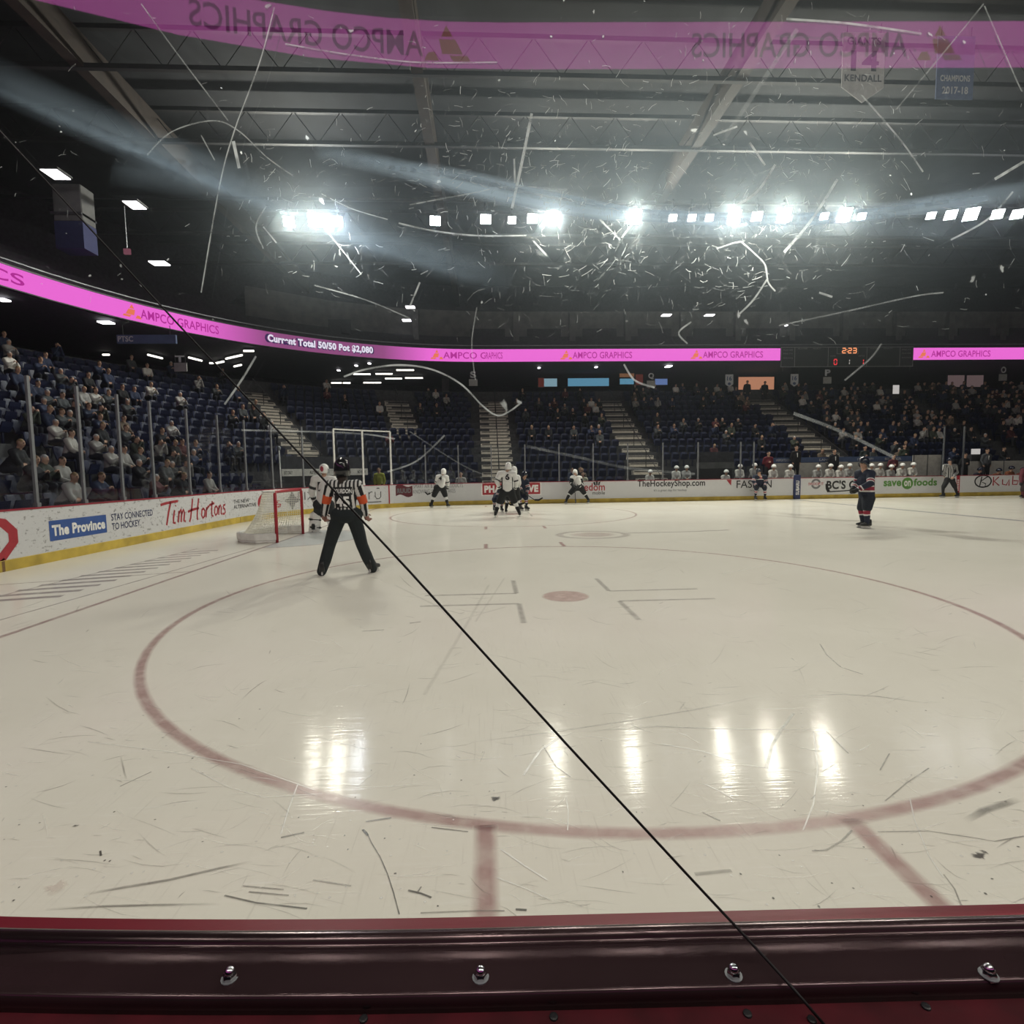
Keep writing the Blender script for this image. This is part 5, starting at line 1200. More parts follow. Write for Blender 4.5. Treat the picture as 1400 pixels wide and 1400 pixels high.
mb = MB(); mb.tube([PN['hpl']+Vector((-.12,-.17,.02)), PN['hpl']+Vector((-.12,-.16,-.22))], .022, 6); mb.build('pant_stripe', M['num_white'], o)
stick([(1178,668.5,13.35),(1166,670,13.45),(1150,671.3,13.5),(1133,672.3,13.55)], [(1133,672.3,13.55),(1130.8,668,13.55),(1130,661.5,13.55)], 'hockey stick held level by the player in navy, blade raised at its left end')
# ---- stooping player at the far boards
player('person', 'stooping navy player with white and red hoops before the thin capitals', 25.9,
    dict(head=(1037.5,645.5,-.35), shl=(1032,652,-.1), shr=(1046,652,-.1), ell=(1030,658,-.2), elr=(1048,659,-.2), hal=(1034,664,-.35), har=(1045,664.5,-.35), hpl=(1035,661,.15), hpr=(1044,661,.15), knl=(1034,668,-.1), knr=(1045.5,668,-.1), anl=(1033,677,.05), anr=(1046,677.5,.05)),
    (-.1,-1), NVY, NVY, nv_sock, BLKC, M['helmet_navy'], .02, nv_slv, torso=lambda t, D, Q: (lambda z, o_: (o_.__setitem__((z < 1.20) & (z >= 1.16), WHT), o_.__setitem__((z < 1.16) & (z >= 1.08), REDC), o_.__setitem__((z < 1.08) & (z >= 1.04), WHT), o_)[-1])(Q[:, 2], np.tile(np.array(NVY), (len(t), 1))))
# ---- linesman
def lin_t(t, D, Q):
    k = (np.floor(Q[:, 0]/.028).astype(int) % 2) == 0; out = np.where(k[:, None], np.array((.03,.03,.033)), np.array((.42,.42,.41))); return out
player('person', 'linesman in thin striped shirt and dark trousers standing by the red gate strip', 25.6,
    dict(head=(1298.5,630,0), shl=(1291.5,637,0), shr=(1306,637,0), ell=(1290,645,.05), elr=(1308.5,646,-.1), hal=(1292,651.5,.15), har=(1302,653.5,-.3), hpl=(1294.5,656,0), hpr=(1302,656,0), knl=(1289.5,667,0), knr=(1306,667,0), anl=(1289,677.5,0), anr=(1309,677.5,0), ftl=(1280,679,0), ftr=(1300,679.5,-.1)),
    (-.7,-.7), lin_t, (.018,.018,.02), (.018,.018,.02), SKIN, M['helmet_navy'], .018, lin_t, bulk=.82)
# ---- figure cut by the right edge
player('person', 'dark red jersey player cut off by the right edge of the picture', 24.2,
    dict(head=(1407,632,0), shl=(1399,643,.1), shr=(1415,643,0), ell=(1396,653,0), elr=(1418,653,0), hal=(1396,661,-.3), har=(1412,663,-.3), hpl=(1401,661,0), hpr=(1410,661,0), knl=(1399,671,0), knr=(1410,671,0), anl=(1398,680,0), anr=(1410,681,0), ftl=(1389,681,-.05), ftr=(1401,682,-.05)),
    (-1,-.2), (.10,.02,.03), (.03,.018,.02), (.09,.02,.025), BLKC, M['helmet_navy'], .02)

# ================================================================== BENCHES
def seated_bones(rng_, lean=0.0, arms=0, hair=HAIR, big=1.0, hat=None):
    """seated figure facing -Y, hips at the origin; clothes take the object's own colour (alpha 1), trousers stay dark"""
    T = (0,0,0,1); Pn = (.02,.022,.03,0); fw = Vector((0,-1,0)); B = []
    hp = Vector((0,0,0)); sh = Vector((0,-.10-lean,.47)); c = sh+Vector((0,-.06-lean*.3,.22))
    B += [Bone(hp+UP*.05, sh-UP*.16, .17*big, .19*big, T, X_, .74), Bone(sh-UP*.16, sh-UP*.02, .19*big, .15*big, T, X_, .7), Bone(sh, c-UP*.06, .068, .06, SKIN)]
    for sx in (-1, 1):
        s = sh+Vector((sx*.19,0,-.02))
        if arms == 0: e, h = s+Vector((sx*.03,-.12,-.26)), Vector((sx*.10,-.40,.14))
        elif arms == 1: e, h = s+Vector((sx*.03,-.20,-.22)), s+Vector((-sx*.10,-.30,-.10))
        elif arms == 2: e, h = s+Vector((sx*.03,-.14,-.24)), c+Vector((sx*.05,-.18,-.12))
        else: e, h = s+Vector((sx*.05,-.02,.20)), s+Vector((sx*.03,-.10,.46))
        B += [Bone(sh.lerp(s,.5), s, .10*big, .095*big, T), Bone(s, e, .085*big, .07*big, T), Bone(e, h, .07*big, .05, T), Bone(h, h+(h-e).normalized()*.10, .045, .035, SKIN)]
        k = Vector((sx*.13,-.38,.02)); a = Vector((sx*.13,-.35,-.43))
        B += [Bone(hp+Vector((sx*.09,0,0)), k, .11*big, .085*big, Pn), Bone(k, a, .08, .055, Pn), Bone(a, a+Vector((0,-.13,-.01)), .05, .042, (.02,.02,.02))]
    B += head_bones(c, fw, UP, .105, SKIN, hat or hair)
    return B, c
def standing_bones(hair=HAIR, arms=0):
    T = (0,0,0,1); Pn = (.015,.016,.02,0); fw = Vector((0,-1,0)); B = []
    hp, sh = Vector((0,0,.95)), Vector((0,-.02,1.47)); c = Vector((0,-.05,1.70))
    B += [Bone(hp, sh-UP*.18, .165, .19, T, X_, .70), Bone(sh-UP*.18, sh-UP*.03, .19, .14, T, X_, .66), Bone(sh, c-UP*.06, .066, .06, SKIN)]
    for sx in (-1, 1):
        s = sh+Vector((sx*.19,0,-.03)); e = s+Vector((sx*.07,.04,-.28)); h = e+(Vector((-sx*.05,-.08,-.25)) if arms == 0 else Vector((-sx*.20,-.16,.06)))
        B += [Bone(sh.lerp(s,.5), s, .09, .085, T), Bone(s, e, .078, .064, T), Bone(e, h, .062, .046, T), Bone(h, h+(h-e).normalized()*.10, .043, .032, SKIN)]
        k, a = Vector((sx*.11,-.02,.50)), Vector((sx*.12,0,.08))
        B += [Bone(Vector((sx*.09,0,.92)), k, .115, .085, Pn), Bone(k, a, .08, .06, Pn), Bone(a, a+Vector((0,-.17,-.03)), .05, .042, (.02,.02,.02))]
    return B+head_bones(c, fw, UP, .105, SKIN, hair), c
B0, cB = seated_bones(None, .14, 0, big=1.18)
bench_me = grow('person', B0, .03, 3, M['crowd'])
def face_to(x, y):
    n = pnorm(s_of(x, y)); return math.atan2(n.y, n.x)-PI/2
bench_px = [(889,646,27.5,0),(925,640.5,27.9,0),(939,640,28.1,0),(993,646,27.4,0),(1012,638.5,27.9,0),(1032,637,27.9,0),(1058,639,27.6,0),(1081,639,27.6,0),(1119,639,27.6,0),(1136,638,27.7,0),(1150,639.5,27.5,0),(1162,637.5,28.0,1),(1192,637.5,27.7,0),(1204,637,27.7,0),(1219,639,27.5,0),(1234,637,27.8,0),(1249,636,27.6,0)]
where = ['leftmost, alone behind the web address lettering','second of the pair beside the stairs','right of the pair beside the stairs','low behind the triangle logo','taller behind the thin capitals','behind the stooping navy player','right of the stooping navy player','left of the blue bench door pillar','first right of the blue pillar','second right of the blue pillar','third right of the blue pillar','half hidden third from the navy player','just right of the navy player head','behind the shoulder of the navy player','above the green disc, left','above the green disc, right','rightmost of the white helmets']
for i, (u, v, Y, dk) in enumerate(bench_px):
    C0 = at(u, v, Y); o = link('person', bench_me); o.location = C0-cB; o.scale = (.80,1,1); o.color = (*((.50,.49,.46) if not dk else (.12,.02,.03)), 1) if i % 3 != 2 else (.30,.30,.29,1)
    o['category'] = 'person'; o['label'] = 'bench player in white helmet, '+where[i]; o['group'] = 'players on the bench'
    mb = MB(); mb.ellipsoid(cB+UP*.03, (.155,.145,.135), vmin=-.25); h = mb.build('helmet', M['helmet_white'], None, True); h.parent = o
for i, (u, v, Y) in enumerate(((1366,644,27.5),(1383,641,27.7),(1399,643,27.4),(1340,643,27.6))):
    C0 = at(u, v, Y); o = link('person', bench_me); o.location = C0-cB; o.scale = (.80,1,1); o.color = ((.16,.055,.03,1),(.20,.07,.035,1),(.12,.04,.03,1),(.02,.02,.03,1))[i]
    tag(o, ['home bench player in dark brownish red, left of the right end group','home bench player in dark brownish red, middle of the right end group','home bench player in dark brownish red, at the picture edge','home bench player in black below the grey suited coach'][i], 'person', 'players on the bench')
    mb = MB(); mb.ellipsoid(cB+UP*.03, (.155,.145,.135), vmin=-.25); h = mb.build('helmet', M['helmet_navy'], None, True); h.parent = o
SB, cS = standing_bones(); SB2, cS2 = standing_bones((.02,.015,.01), 1)
stand_me = [grow('person', SB, .032, 3, M['crowd']), grow('person', SB2, .032, 3, M['crowd'])]
coaches = [(1051,620,28.3,(.10,.012,.02),1,'coach in a dark red jacket standing behind the stooping navy player'),(1089,612,28.4,(.012,.012,.015),0,'tall coach in a black suit standing behind the blue pillar'),(1141,617,28.5,(.014,.015,.02),0,'coach in a dark suit with pale shirt standing right of the blue pillar'),(1222,624,28.4,(.09,.02,.03),1,'staff member in dark red standing above the green lettering'),(1237,610,29.5,(.03,.04,.03),1,'standing man in dark olive right of the dark red staff member'),(1350,616,28.6,(.07,.075,.085),0,'coach in a grey suit standing near the right end of the bench'),(1320,622,28.5,(.015,.017,.02),1,'person in black standing behind the linesman'),(1183,612,29.8,(.02,.03,.03),1,'dark figure standing behind the head of the navy player')]
for u, v, Y, col, k, lab in coaches:
    C0 = at(u, v, Y); o = link('person', stand_me[k]); o.location = C0-(cS, cS2)[k]; o.color = (*col, 1); tag(o, lab, 'person')
    if col[0] < .1 and k == 0:
        q = MB(); q.add([(-.03,-.150,1.42),(.03,-.150,1.42),(.012,-.165,1.18),(-.012,-.165,1.18)], [(0,1,2,3)]); h = q.build('shirt_front', M['ad_white'], None); h.parent = o
# bench structures: floor, back wall with sign strip
sA, sB = at_wall(870, 640, 1.0)[0], SFAR+52
mb = MB(); mb.sweep([(.10,.35),(2.2,.35)], sA, sB, 1.0); struct(mb.build('floor_bench', M['grey_wall']), 'raised floor of the players benches')
mb = MB(); mb.rbox((path((sA+sB)/2+2, 1.05)[0], YF+1.05, .72), (sB-sA-6, .42, .07), .02); tag(mb.build('players_bench', M['grey_wall']), 'long grey bench the white helmeted players sit on', 'bench')
def at_off(u, v, off): return at_wall(u, v, off)
def back_panel(u0, u1, v0, v1, m, name, label, off=2.35, strip=None, text=()):
    s0, s1 = at_off(u0, v1, off)[0], at_off(u1, v1, off)[0]; z0, z1 = at_off((u0+u1)/2, v1, off)[1], at_off((u0+u1)/2, v0, off)[1]
    g = MB(); g.sweep([(off,max(.3,z0-.9)),(off,z1),(off+.08,z1),(off+.08,max(.3,z0-.9))], s0, s1, 1.0, closed=True); o = g.build(name, m); tag(o, label, 'wall panel')
    if strip:
        q = MB(); q.sweep([(off-.03,z1+.02),(off-.03,z1+strip),(off+.05,z1+strip),(off+.05,z1+.02)], s0, s1, 1.0, closed=True); q.build('sign_strip', M['sign_blue'], o)['label'] = 'dark blue sign strip with pale lettering'
        q = MB()
        for t0, t1, s in text: wall_text(q, s, s0+(s1-s0)*t0, s0+(s1-s0)*t1, z1+.09, z1+strip-.08, off-.036, .02)
        q.build('lettering', M['banner_ink2'], o)
    q = MB()
    for t in np.linspace(.0, 1, max(3, int((s1-s0)/1.6))): x, y = path(s0+(s1-s0)*t, off-.01); q.box((x, y, (z0+z1)/2), (.05,.03,z1-z0))
    q.build('panel_joint', M['grey_wall'], o)
M['bench_wall'] = mat('bench_wall', (.42,.41,.38), .6)
back_panel(1056, 1246, 632, 648, M['bench_wall'], 'bench_back_panel', 'long pale panel behind the white helmets with a blue strip on top', strip=.30, text=((.02,.13,'WSPORTS.COM'),(.33,.46,'LANGLEY'),(.60,.72,'COMMUNITY'),(.80,.92,'BETTER')))
back_panel(1248, 1286, 622, 650, M['bench_wall'], 'bench_side_panel', 'tall plain pale panel between the bench and the linesman', off=2.2)
back_panel(1322, 1420, 630, 650, M['bench_wall'], 'bench_back_panel', 'pale panel behind the bench at the right end of the picture')
q = MB(); 
for u in (1289, 1316):
    s, z, P_ = at_off(u, 640, 1.9); mb = MB(); zt = at_off(u, 583, 1.9)[1]; mb.box((P_.x, P_.y, (zt+.3)/2), (.06,.06,zt-.3)); tag(mb.build('penalty_box_post', M['steel']), ['grey upright post left of the linesman head','grey upright post right of the linesman head'][u > 1300], 'post'); 
s0, s1 = at_off(1289, 583, 1.9), at_off(1316, 583, 1.9); mb = MB(); mb.sweep([(1.88,1.3),(1.92,1.3),(1.92,s0[1]),(1.88,s0[1])], s0[0]+.05, s1[0]-.05, .5, closed=True); tag(mb.build('rink_glass', M['pane']), 'clear glass pane between the two grey posts behind the linesman', 'glass pane')
mb = MB(); P_ = at(1334, 617.5, 29.25); mb.box(P_, (.52,.03,.32)); o = mb.build('laptop', M['screen_pale_w'] if 'screen_pale_w' in M else M['exit_white']); tag(o, 'small glowing white screen behind the bench at right', 'screen'); q = MB(); q.box(P_+Vector((0,.04,-.16)), (.55,.25,.02)); q.build('base', M['black_metal'], o)
mb = MB(); mb.rbox(P_+Vector((.0,.06,-.55)), (.75,.36,.75), .03); tag(mb.build('table', M['dark']), 'dark table carrying the small glowing screen behind the bench', 'table')

# ================================================================== SEATS AND CROWD
def seat_mesh():
    mb = MB(); rings = []
    for z, y, hw in ((.40,.02,.19),(.62,.07,.215),(.80,.115,.20),(.845,.13,.16)):
        rings.append([(-hw,y-.005,z),(-hw*.5,y+.03,z),(hw*.5,y+.03,z),(hw,y-.005,z),(hw,y+.03,z),(hw*.5,y+.06,z),(-hw*.5,y+.06,z),(-hw,y+.03,z)])
    mb.loft(rings)
    rings = []
    for z, y, hw in ((.40,-.02,.19),(.56,-.10,.20),(.72,-.15,.19)):
        rings.append([(-hw,y,z),(hw,y,z),(hw*.97,y+.045,z),(-hw*.97,y+.045,z)])
    mb.loft(rings); mb.box((0,.06,.20), (.06,.05,.42)); return mb
sm = seat_mesh(); seat_me = bpy.data.meshes.new('stadium_seat'); seat_me.from_pydata([tuple(v) for v in sm.v], [], sm.f); seat_me.materials.append(M['seat']); seat_me.update()
def blocked(s, k):
    d, z = row_dz(k)
    for a, k0, k1, w in AISLES:
        if abs(s-a) < (w/2+.28)*(RC/(RC+d) if 0 <= a <= SFAR else 1) and k0 <= k < k1: return True
    for (t0, t1), kk in zip(TUN, (3, 3)):
        if t0-.3 < s < t1+.3 and k < kk: return True
    if s > sA-.2 and k < 2: return True
    return False
cand = []
for k in range(NR):
    d, z = row_dz(k); s = -LEND+1.0
    while s < SFAR+46:
        a = min(max(s/RC, 0), PI/2); step = .53/(1+ (d/RC if 0 <= s <= SFAR else 0))
        x, y = path(s, d+.52); u, v = px((x, y, z+.7))
        if -25 < u < 1425 and not blocked(s, k): cand.append((s, k, x, y, z, u, v, math.dist((x, y, z), EYE)))
        s += step
cand.sort(key=lambda c: c[7])
vis = []
occupied = {}
def density(c):
    s, k, x, y, z, u, v, dd = c
    if s < 3: return .6
    if s < 8: return .25 if k > 4 else .15
    if s < 13.5: return .05 if k < 9 else .10
    if s < 22: return .34 if 8 <= k <= 11 else (.5 if k == 6 and u > 690 else (.14 if k > 11 else .03))
    if s < 33.5:
        if k >= 11: return .55
        if k in (6, 7): return .5
        return .10 if k > 2 else .35
    return (.72 if k >= 5 else .45 if k in (2,) else .22)
for c in cand:
    if random.random() < density(c) and -5 < c[5] < 1405: occupied[id(c)] = c
occ = list(occupied.values())
def seen(c): return c[6] < (at_top(c[5])-3)
def at_top(u): return 690-(u/450)*30 if u < 450 else 660-(u-450)/950*18
occ = [c for c in occ if c[6]-8 < at_top(c[5])]
random.shuffle(occ)
if len(occ) > 300:
    occ = occ[:300]
occ_ids = {id(c) for c in occ}
free = [c for c in cand if id(c) not in occ_ids]
front = [c for c in free if 0 < c[5] < 1400 and c[6] < at_top(c[5])-2][:300]; fr_ids = {id(c) for c in front}
def sector(s): return 'end stand' if s < 3 else 'corner stand' if s < 13 else 'middle of the far stand' if s < 22 else 'far stand behind the benches'
for c in front:
    o = bpy.data.objects.new('stadium_seat', seat_me); C.objects.link(o); s, k, x, y, z = c[:5]; n = pnorm(s); o.location = (x, y, z); o.rotation_euler = (0,0,math.atan2(n.y, n.x)-PI/2)
    tag(o, 'empty blue folding seat in a row of the '+sector(s), 'seat', 'blue seats of the '+sector(s))
V = np.array([v for v in sm.v]); VS, FS = [], []
so = MB(); so.v = list(sm.v[:32]); so.f = [f for f in sm.f if max(f) < 32]; so.m = [0]*len(so.f); so.box((0,-.19,.39), (.42,.40,.045)); so.box((0,.06,.20), (.06,.05,.42)); VO = np.array([tuple(v) for v in so.v]); nv_ = 0
for c in free+occ:
    if id(c) in fr_ids: continue
    V, ff = (VO, so.f) if id(c) in occ_ids else (np.array(sm.v), sm.f)
    s, k, x, y, z = c[:5]; n = pnorm(s); a = math.atan2(n.y, n.x)-PI/2; ca, sa_ = math.cos(a), math.sin(a); b = nv_; nv_ += len(V)
    VS.append(np.column_stack([V[:,0]*ca-V[:,1]*sa_+x, V[:,0]*sa_+V[:,1]*ca+y, V[:,2]+z])); FS += [[i+b for i in f] for f in ff]
me = bpy.data.meshes.new('seating'); me.from_pydata(np.vstack(VS).tolist(), [], FS); me.materials.append(M['seat']); me.update()
tag(link('seating', me), 'rows of blue folding seats filling the farther stands', 'seating', None, 'stuff')
crowd_me = []
for lean, arms, hair, big in ((0,0,HAIR,1.0),(.10,1,(.10,.06,.03),1.08),(.04,2,(.02,.02,.02),.95),(.16,0,(.22,.15,.08),1.05),(-.04,1,(.35,.35,.36),1.1)):
    B_, c_ = seated_bones(None, lean, arms, hair, big); crowd_me.append((grow('person', B_, .042, 3, M['crowd']), arms))
COLS = [((.012,.013,.016),'black'),((.05,.055,.06),'charcoal grey'),((.020,.028,.060),'navy'),((.30,.29,.28),'pale grey'),((.13,.10,.075),'brown'),((.075,.022,.026),'dark red'),((.042,.05,.04),'olive green'),((.50,.48,.45),'white')]
WT = [.26,.20,.17,.11,.08,.07,.06,.05]
acts = {0:'hands on lap',1:'arms folded',2:'hands near face',3:'arms raised'}
for c in occ:
    s, k, x, y, z = c[:5]; n = pnorm(s); i = random.randrange(len(crowd_me)); me, arms = crowd_me[i]
    col, cn = random.choices(COLS, WT)[0]; f = random.uniform(.75, 1.3)
    o = bpy.data.objects.new('person', me); C.objects.link(o); o.location = (x-n.x*.15, y-n.y*.15, z+.535); o.rotation_euler = (0,0,math.atan2(n.y, n.x)-PI/2+random.uniform(-.14,.14)); o.color = (*[q*f for q in col], 1); o.scale = (.87,1,random.uniform(.94,1.06))
    lab = 'seated spectator in %s, %s, in the %s' % (cn, acts[arms], sector(s)); tag(o, lab, 'person', lab.replace('seated spectator', 'spectators'))
for u, v, Y, lab in ((1022,527,40.9,'dark standing figure at the left of the warm lit opening'),(1046,528,40.9,'dark standing figure at the right of the warm lit opening')):
    C0 = at(u, v-5, Y); o = link('person', stand_me[0]); o.location = C0-cS; o.color = (.01,.01,.012,1); tag(o, lab, 'person')
# concourse floor for the standing figures is the top terrace
# people standing at the glass of the end boards and by the corner
extra = [(518,642,26.75,(.28,.30,.05),'person in a yellow vest behind the corner glass'),(630,648,27.6,(.35,.34,.32),'person in white behind the far boards left of the stairs'),(797,648,27.5,(.46,.47,.36),'person in a pale jacket behind the far boards'),(793.5,641,28.0,(.03,.03,.035),'person in a dark jacket with white cap behind the far boards')][:7]
for u, v, Y, col, lab in extra:
    C0 = at(u, v, Y); o = link('person', stand_me[0]); zc = C0.z; o.location = C0-cS; o.rotation_euler = (0,0,0); o.color = (*col, 1); tag(o, lab, 'person')

# ================================================================== LEDGE AND FRONT GLASS
SN0, SN1 = -1.8, 2.2
def ledge(prof, name, m, label, cat, closed=True, step=.05):
    mb = MB(); mb.sweep([(o_, z_) for o_, z_ in prof][::-1], SN0, SN1, step, closed=closed, path=lpath); return tag(mb.build(name, m, None, True), label, cat)
# offsets are measured outward from the rink, so towards the camera
o = ledge([(-.047,1.045),(-.049,1.068),(-.045,1.072),(-.026,1.072),(-.026,1.045)], 'cap_strip', M['red_cap'], 'bright red plastic cap strip on the boards just beyond the glass', 'cap strip')
o.data.polygons.foreach_set('use_smooth', [False]*len(o.data.polygons))
pr = [(-.0245,1.073),(-.0235,1.0765),(-.018,1.0815),(-.012,1.0845),(-.004,1.084),(-.001,1.080),(.002,1.0775),(.006,1.0785),(.010,1.0785),(.014,1.0765),(.030,1.0745),(.046,1.073),(.0535,1.0725),(.0565,1.0715),(.0585,1.068),(.0585,1.050),(-.0245,1.050)]
ch = ledge(pr, 'glass_channel', M['channel'], 'dark glossy metal channel holding the bottom of the glass', 'channel')
o = ledge([(.02,1.03),(.02,1.052),(.30,1.052),(.30,1.03)], 'ledge', M['maroon'], 'red ledge at the bottom edge, its shade put into a dark maroon colour', 'ledge')
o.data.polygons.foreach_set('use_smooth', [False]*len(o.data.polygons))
for i, (u, v) in enumerate(((314,1329),(657,1328),(1003,1325),(1352,1325))):
    P_ = at_z(u, v+3, 1.0775); mb = MB(); mb.loft([[(P_.x+r*math.cos(2*PI*k/6), P_.y+r*math.sin(2*PI*k/6), P_.z+z) for k in range(6)] for z, r in ((-.012,.0075),(.0,.0075),(.002,.0065))]); 
    o = mb.build('acorn_bolt', M['bolt']); tag(o, ['chrome bolt on the channel, first from the left','chrome bolt on the channel, second from the left','chrome bolt on the channel, third from the left','chrome bolt on the channel nearest the right edge'][i], 'bolt'); q = MB(); q.ellipsoid((P_.x, P_.y, P_.z+.002), (.0062,.0062,.0065), vmin=0, nu=10, nv=6); q.build('dome', M['bolt'], o, True); q = MB(); q.loft([[(P_.x+r*math.cos(2*PI*k/14), P_.y+r*math.sin(2*PI*k/14), P_.z+z) for k in range(14)] for z, r in ((-.0045,.0095),(-.0035,.0095))]); q.build('washer', M['steel'], o)
for u, v in ((1022,1386),(1110,1394),(1266,1376),(497,1393),(757,1390)):
    P_ = at_z(u, v, 1.053); mb = MB(); mb.loft([[(P_.x+r*math.cos(2*PI*k/10), P_.y+r*math.sin(2*PI*k/10), P_.z+z) for k in range(10)] for z, r in ((-.002,.0048),(.001,.0046),(.0015,.003))]); o = mb.build('sunk_screw', M['black_metal']); tag(o, 'dark screw head sunk in the maroon ledge', 'screw', 'dark screws in the maroon ledge')

# ---- the scratched pane between the spectator and the rink
def smear_glass():
    m = bpy.data.materials.new('scratched_glass'); nt, out = nodes(m); N = nt.nodes.new; L = nt.links.new
    t = N('ShaderNodeBsdfTransparent'); t.inputs[0].default_value = (.965,.975,.975,1)
    gl = N('ShaderNodeBsdfGlossy'); gl.inputs['Roughness'].default_value = 0.0
    mx = N('ShaderNodeMixShader'); L(schlick(nt, .062), mx.inputs[0]); L(t.outputs[0], mx.inputs[1]); L(gl.outputs[0], mx.inputs[2]); L(mx.outputs[0], out.inputs[0])
    # the scuffed plastic scatters a little light forward: a narrow and a wide lobe
    # and does so most where it has been wiped and scuffed, a broad cloudy patch shaped to the haze round the lamps
    tc = N('ShaderNodeTexCoord'); sx = N('ShaderNodeSeparateXYZ'); L(tc.outputs['Object'], sx.inputs[0])
    def mth(op, a, b=None):
        q = N('ShaderNodeMath'); q.operation = op
        for k, w in enumerate((a, b)):
            if w is None: continue
            if isinstance(w, (int, float)): q.inputs[k].default_value = w
            else: L(w, q.inputs[k])
        return q.outputs[0]
    c = at_glass(970, 235); c2 = at_glass(430, 300)
    def patch(c, wx, wz):
        gx = mth('DIVIDE', mth('SUBTRACT', sx.outputs[0], c.x), wx*GLY/F); gz = mth('DIVIDE', mth('SUBTRACT', sx.outputs[2], c.z), wz*GLY/F)
        return mth('EXPONENT', mth('MULTIPLY', mth('ADD', mth('MULTIPLY', gx, gx), mth('MULTIPLY', gz, gz)), -1.0))
    n = N('ShaderNodeTexNoise'); n.inputs['Scale'].default_value = 7; n.inputs['Detail'].default_value = 5; L(tc.outputs['Object'], n.inputs[0])
    nz = mth('MULTIPLY_ADD', n.outputs[0], 1.6); nz.node.inputs[2].default_value = .2
    blob = mth('MULTIPLY', mth('ADD', patch(c, 450, 200), mth('MULTIPLY', patch(c2, 130, 90), .3)), nz)
    d1 = mth('MULTIPLY_ADD', blob, HAZE1[1]); d1.node.inputs[2].default_value = HAZE1[0]
    d2 = mth('MULTIPLY_ADD', blob, HAZE2[1]); d2.node.inputs[2].default_value = HAZE2[0]
    prev = None
    for d, g_ in ((d1, .93), (d2, .72), (None, .988)):
        v = N('ShaderNodeVolumeScatter'); v.inputs['Color'].default_value = (.66,.84,1,1) if d is not None else (1,.92,.80,1); v.inputs['Anisotropy'].default_value = g_
        if d is None: v.inputs['Density'].default_value = HAZE3
        else: L(d, v.inputs['Density'])
        if prev is None: prev = v.outputs[0]
        else: a = N('ShaderNodeAddShader'); L(prev, a.inputs[0]); L(v.outputs[0], a.inputs[1]); prev = a.outputs[0]
    L(prev, out.inputs[1]); return m
HAZE1, HAZE2, HAZE3 = (.9, 1.8), (.30, 4.0), 1.0
M['front_glass'] = smear_glass()
gx0, gx1, gz0, gz1, gth = -2.4, 2.6, 1.078, 3.4, .010
mb = MB(); mb.box(Vector((0, GLY, (gz0+gz1)/2))+GNRM*(gth/2)+Vector((GNRM.y, -GNRM.x, 0))*(gx0+gx1)/2, (gx1-gx0, gth, gz1-gz0), rz=-math.atan(TILT)); fg = mb.build('viewing_glass', M['front_glass']); tag(fg, 'large scratched and smeared clear pane in the foreground above the dark channel', 'glass pane')
def scratch_mat(name, st, col=(.92,.97,1), grain=55, low=.45, fw=.14):
    m = bpy.data.materials.new(name); nt, out = nodes(m); N = nt.nodes.new; L = nt.links.new
    a = N('ShaderNodeAttribute'); a.attribute_name = 'Col'; t = N('ShaderNodeBsdfTransparent'); d = N('ShaderNodeBsdfTranslucent'); d.inputs[0].default_value = (*col, 1)
    r = N('ShaderNodeBsdfRefraction'); r.inputs['Roughness'].default_value = .6; r.inputs['IOR'].default_value = 1.12; r.inputs[0].default_value = (*col, 1)
    ms = N('ShaderNodeMixShader'); ms.inputs[0].default_value = fw; L(d.outputs[0], ms.inputs[1]); L(r.outputs[0], ms.inputs[2])
    tc = N('ShaderNodeTexCoord'); n = N('ShaderNodeTexNoise'); n.inputs['Scale'].default_value = grain; L(tc.outputs['Object'], n.inputs[0])
    mr = N('ShaderNodeMapRange'); mr.inputs[1].default_value = .35; mr.inputs[2].default_value = .6; mr.inputs[3].default_value = low; mr.inputs[4].default_value = 1; L(n.outputs[0], mr.inputs[0])
    mu = N('ShaderNodeMath'); mu.operation = 'MULTIPLY'; L(a.outputs['Alpha'], mu.inputs[0]); L(mr.outputs[0], mu.inputs[1]); m2 = N('ShaderNodeMath'); m2.operation = 'MULTIPLY'; m2.inputs[1].default_value = st; L(mu.outputs[0], m2.inputs[0])
    mx = N('ShaderNodeMixShader'); L(m2.outputs[0], mx.inputs[0]); L(t.outputs[0], mx.inputs[1]); L(ms.outputs[0], mx.inputs[2]); L(mx.outputs[0], out.inputs[0]); return m
M['scratch'] = scratch_mat('glass_scratch', 1.0); M['glare_smear'] = scratch_mat('glass_glare_smear', .8, (.62,.80,1), 9, .75, .04)
GN = -GNRM; GP_ = GLY
def gpt(u, v): return at_glass(u, v, .0012)
sc_ = Soft(); W1 = GP_/F
def scr(pts, w, a, smooth=True):
    if smooth and len(pts) > 2:
        P_ = np.array(pts, float); t = np.linspace(0, len(P_)-1, 8*(len(P_)-1)+1); out = []
        for x in t:
            i = min(int(x), len(P_)-2); f = x-i; p0 = P_[max(i-1,0)]; p1 = P_[i]; p2 = P_[i+1]; p3 = P_[min(i+2, len(P_)-1)]
            out.append(tuple(.5*((2*p1)+(-p0+p2)*f+(2*p0-5*p1+4*p2-p3)*f*f+(-p0+3*p1-3*p2+p3)*f**3)))
        pts = out
    sc_.line([gpt(*p) for p in pts], w*W1, .5*W1, (1,1,1), a, GN)
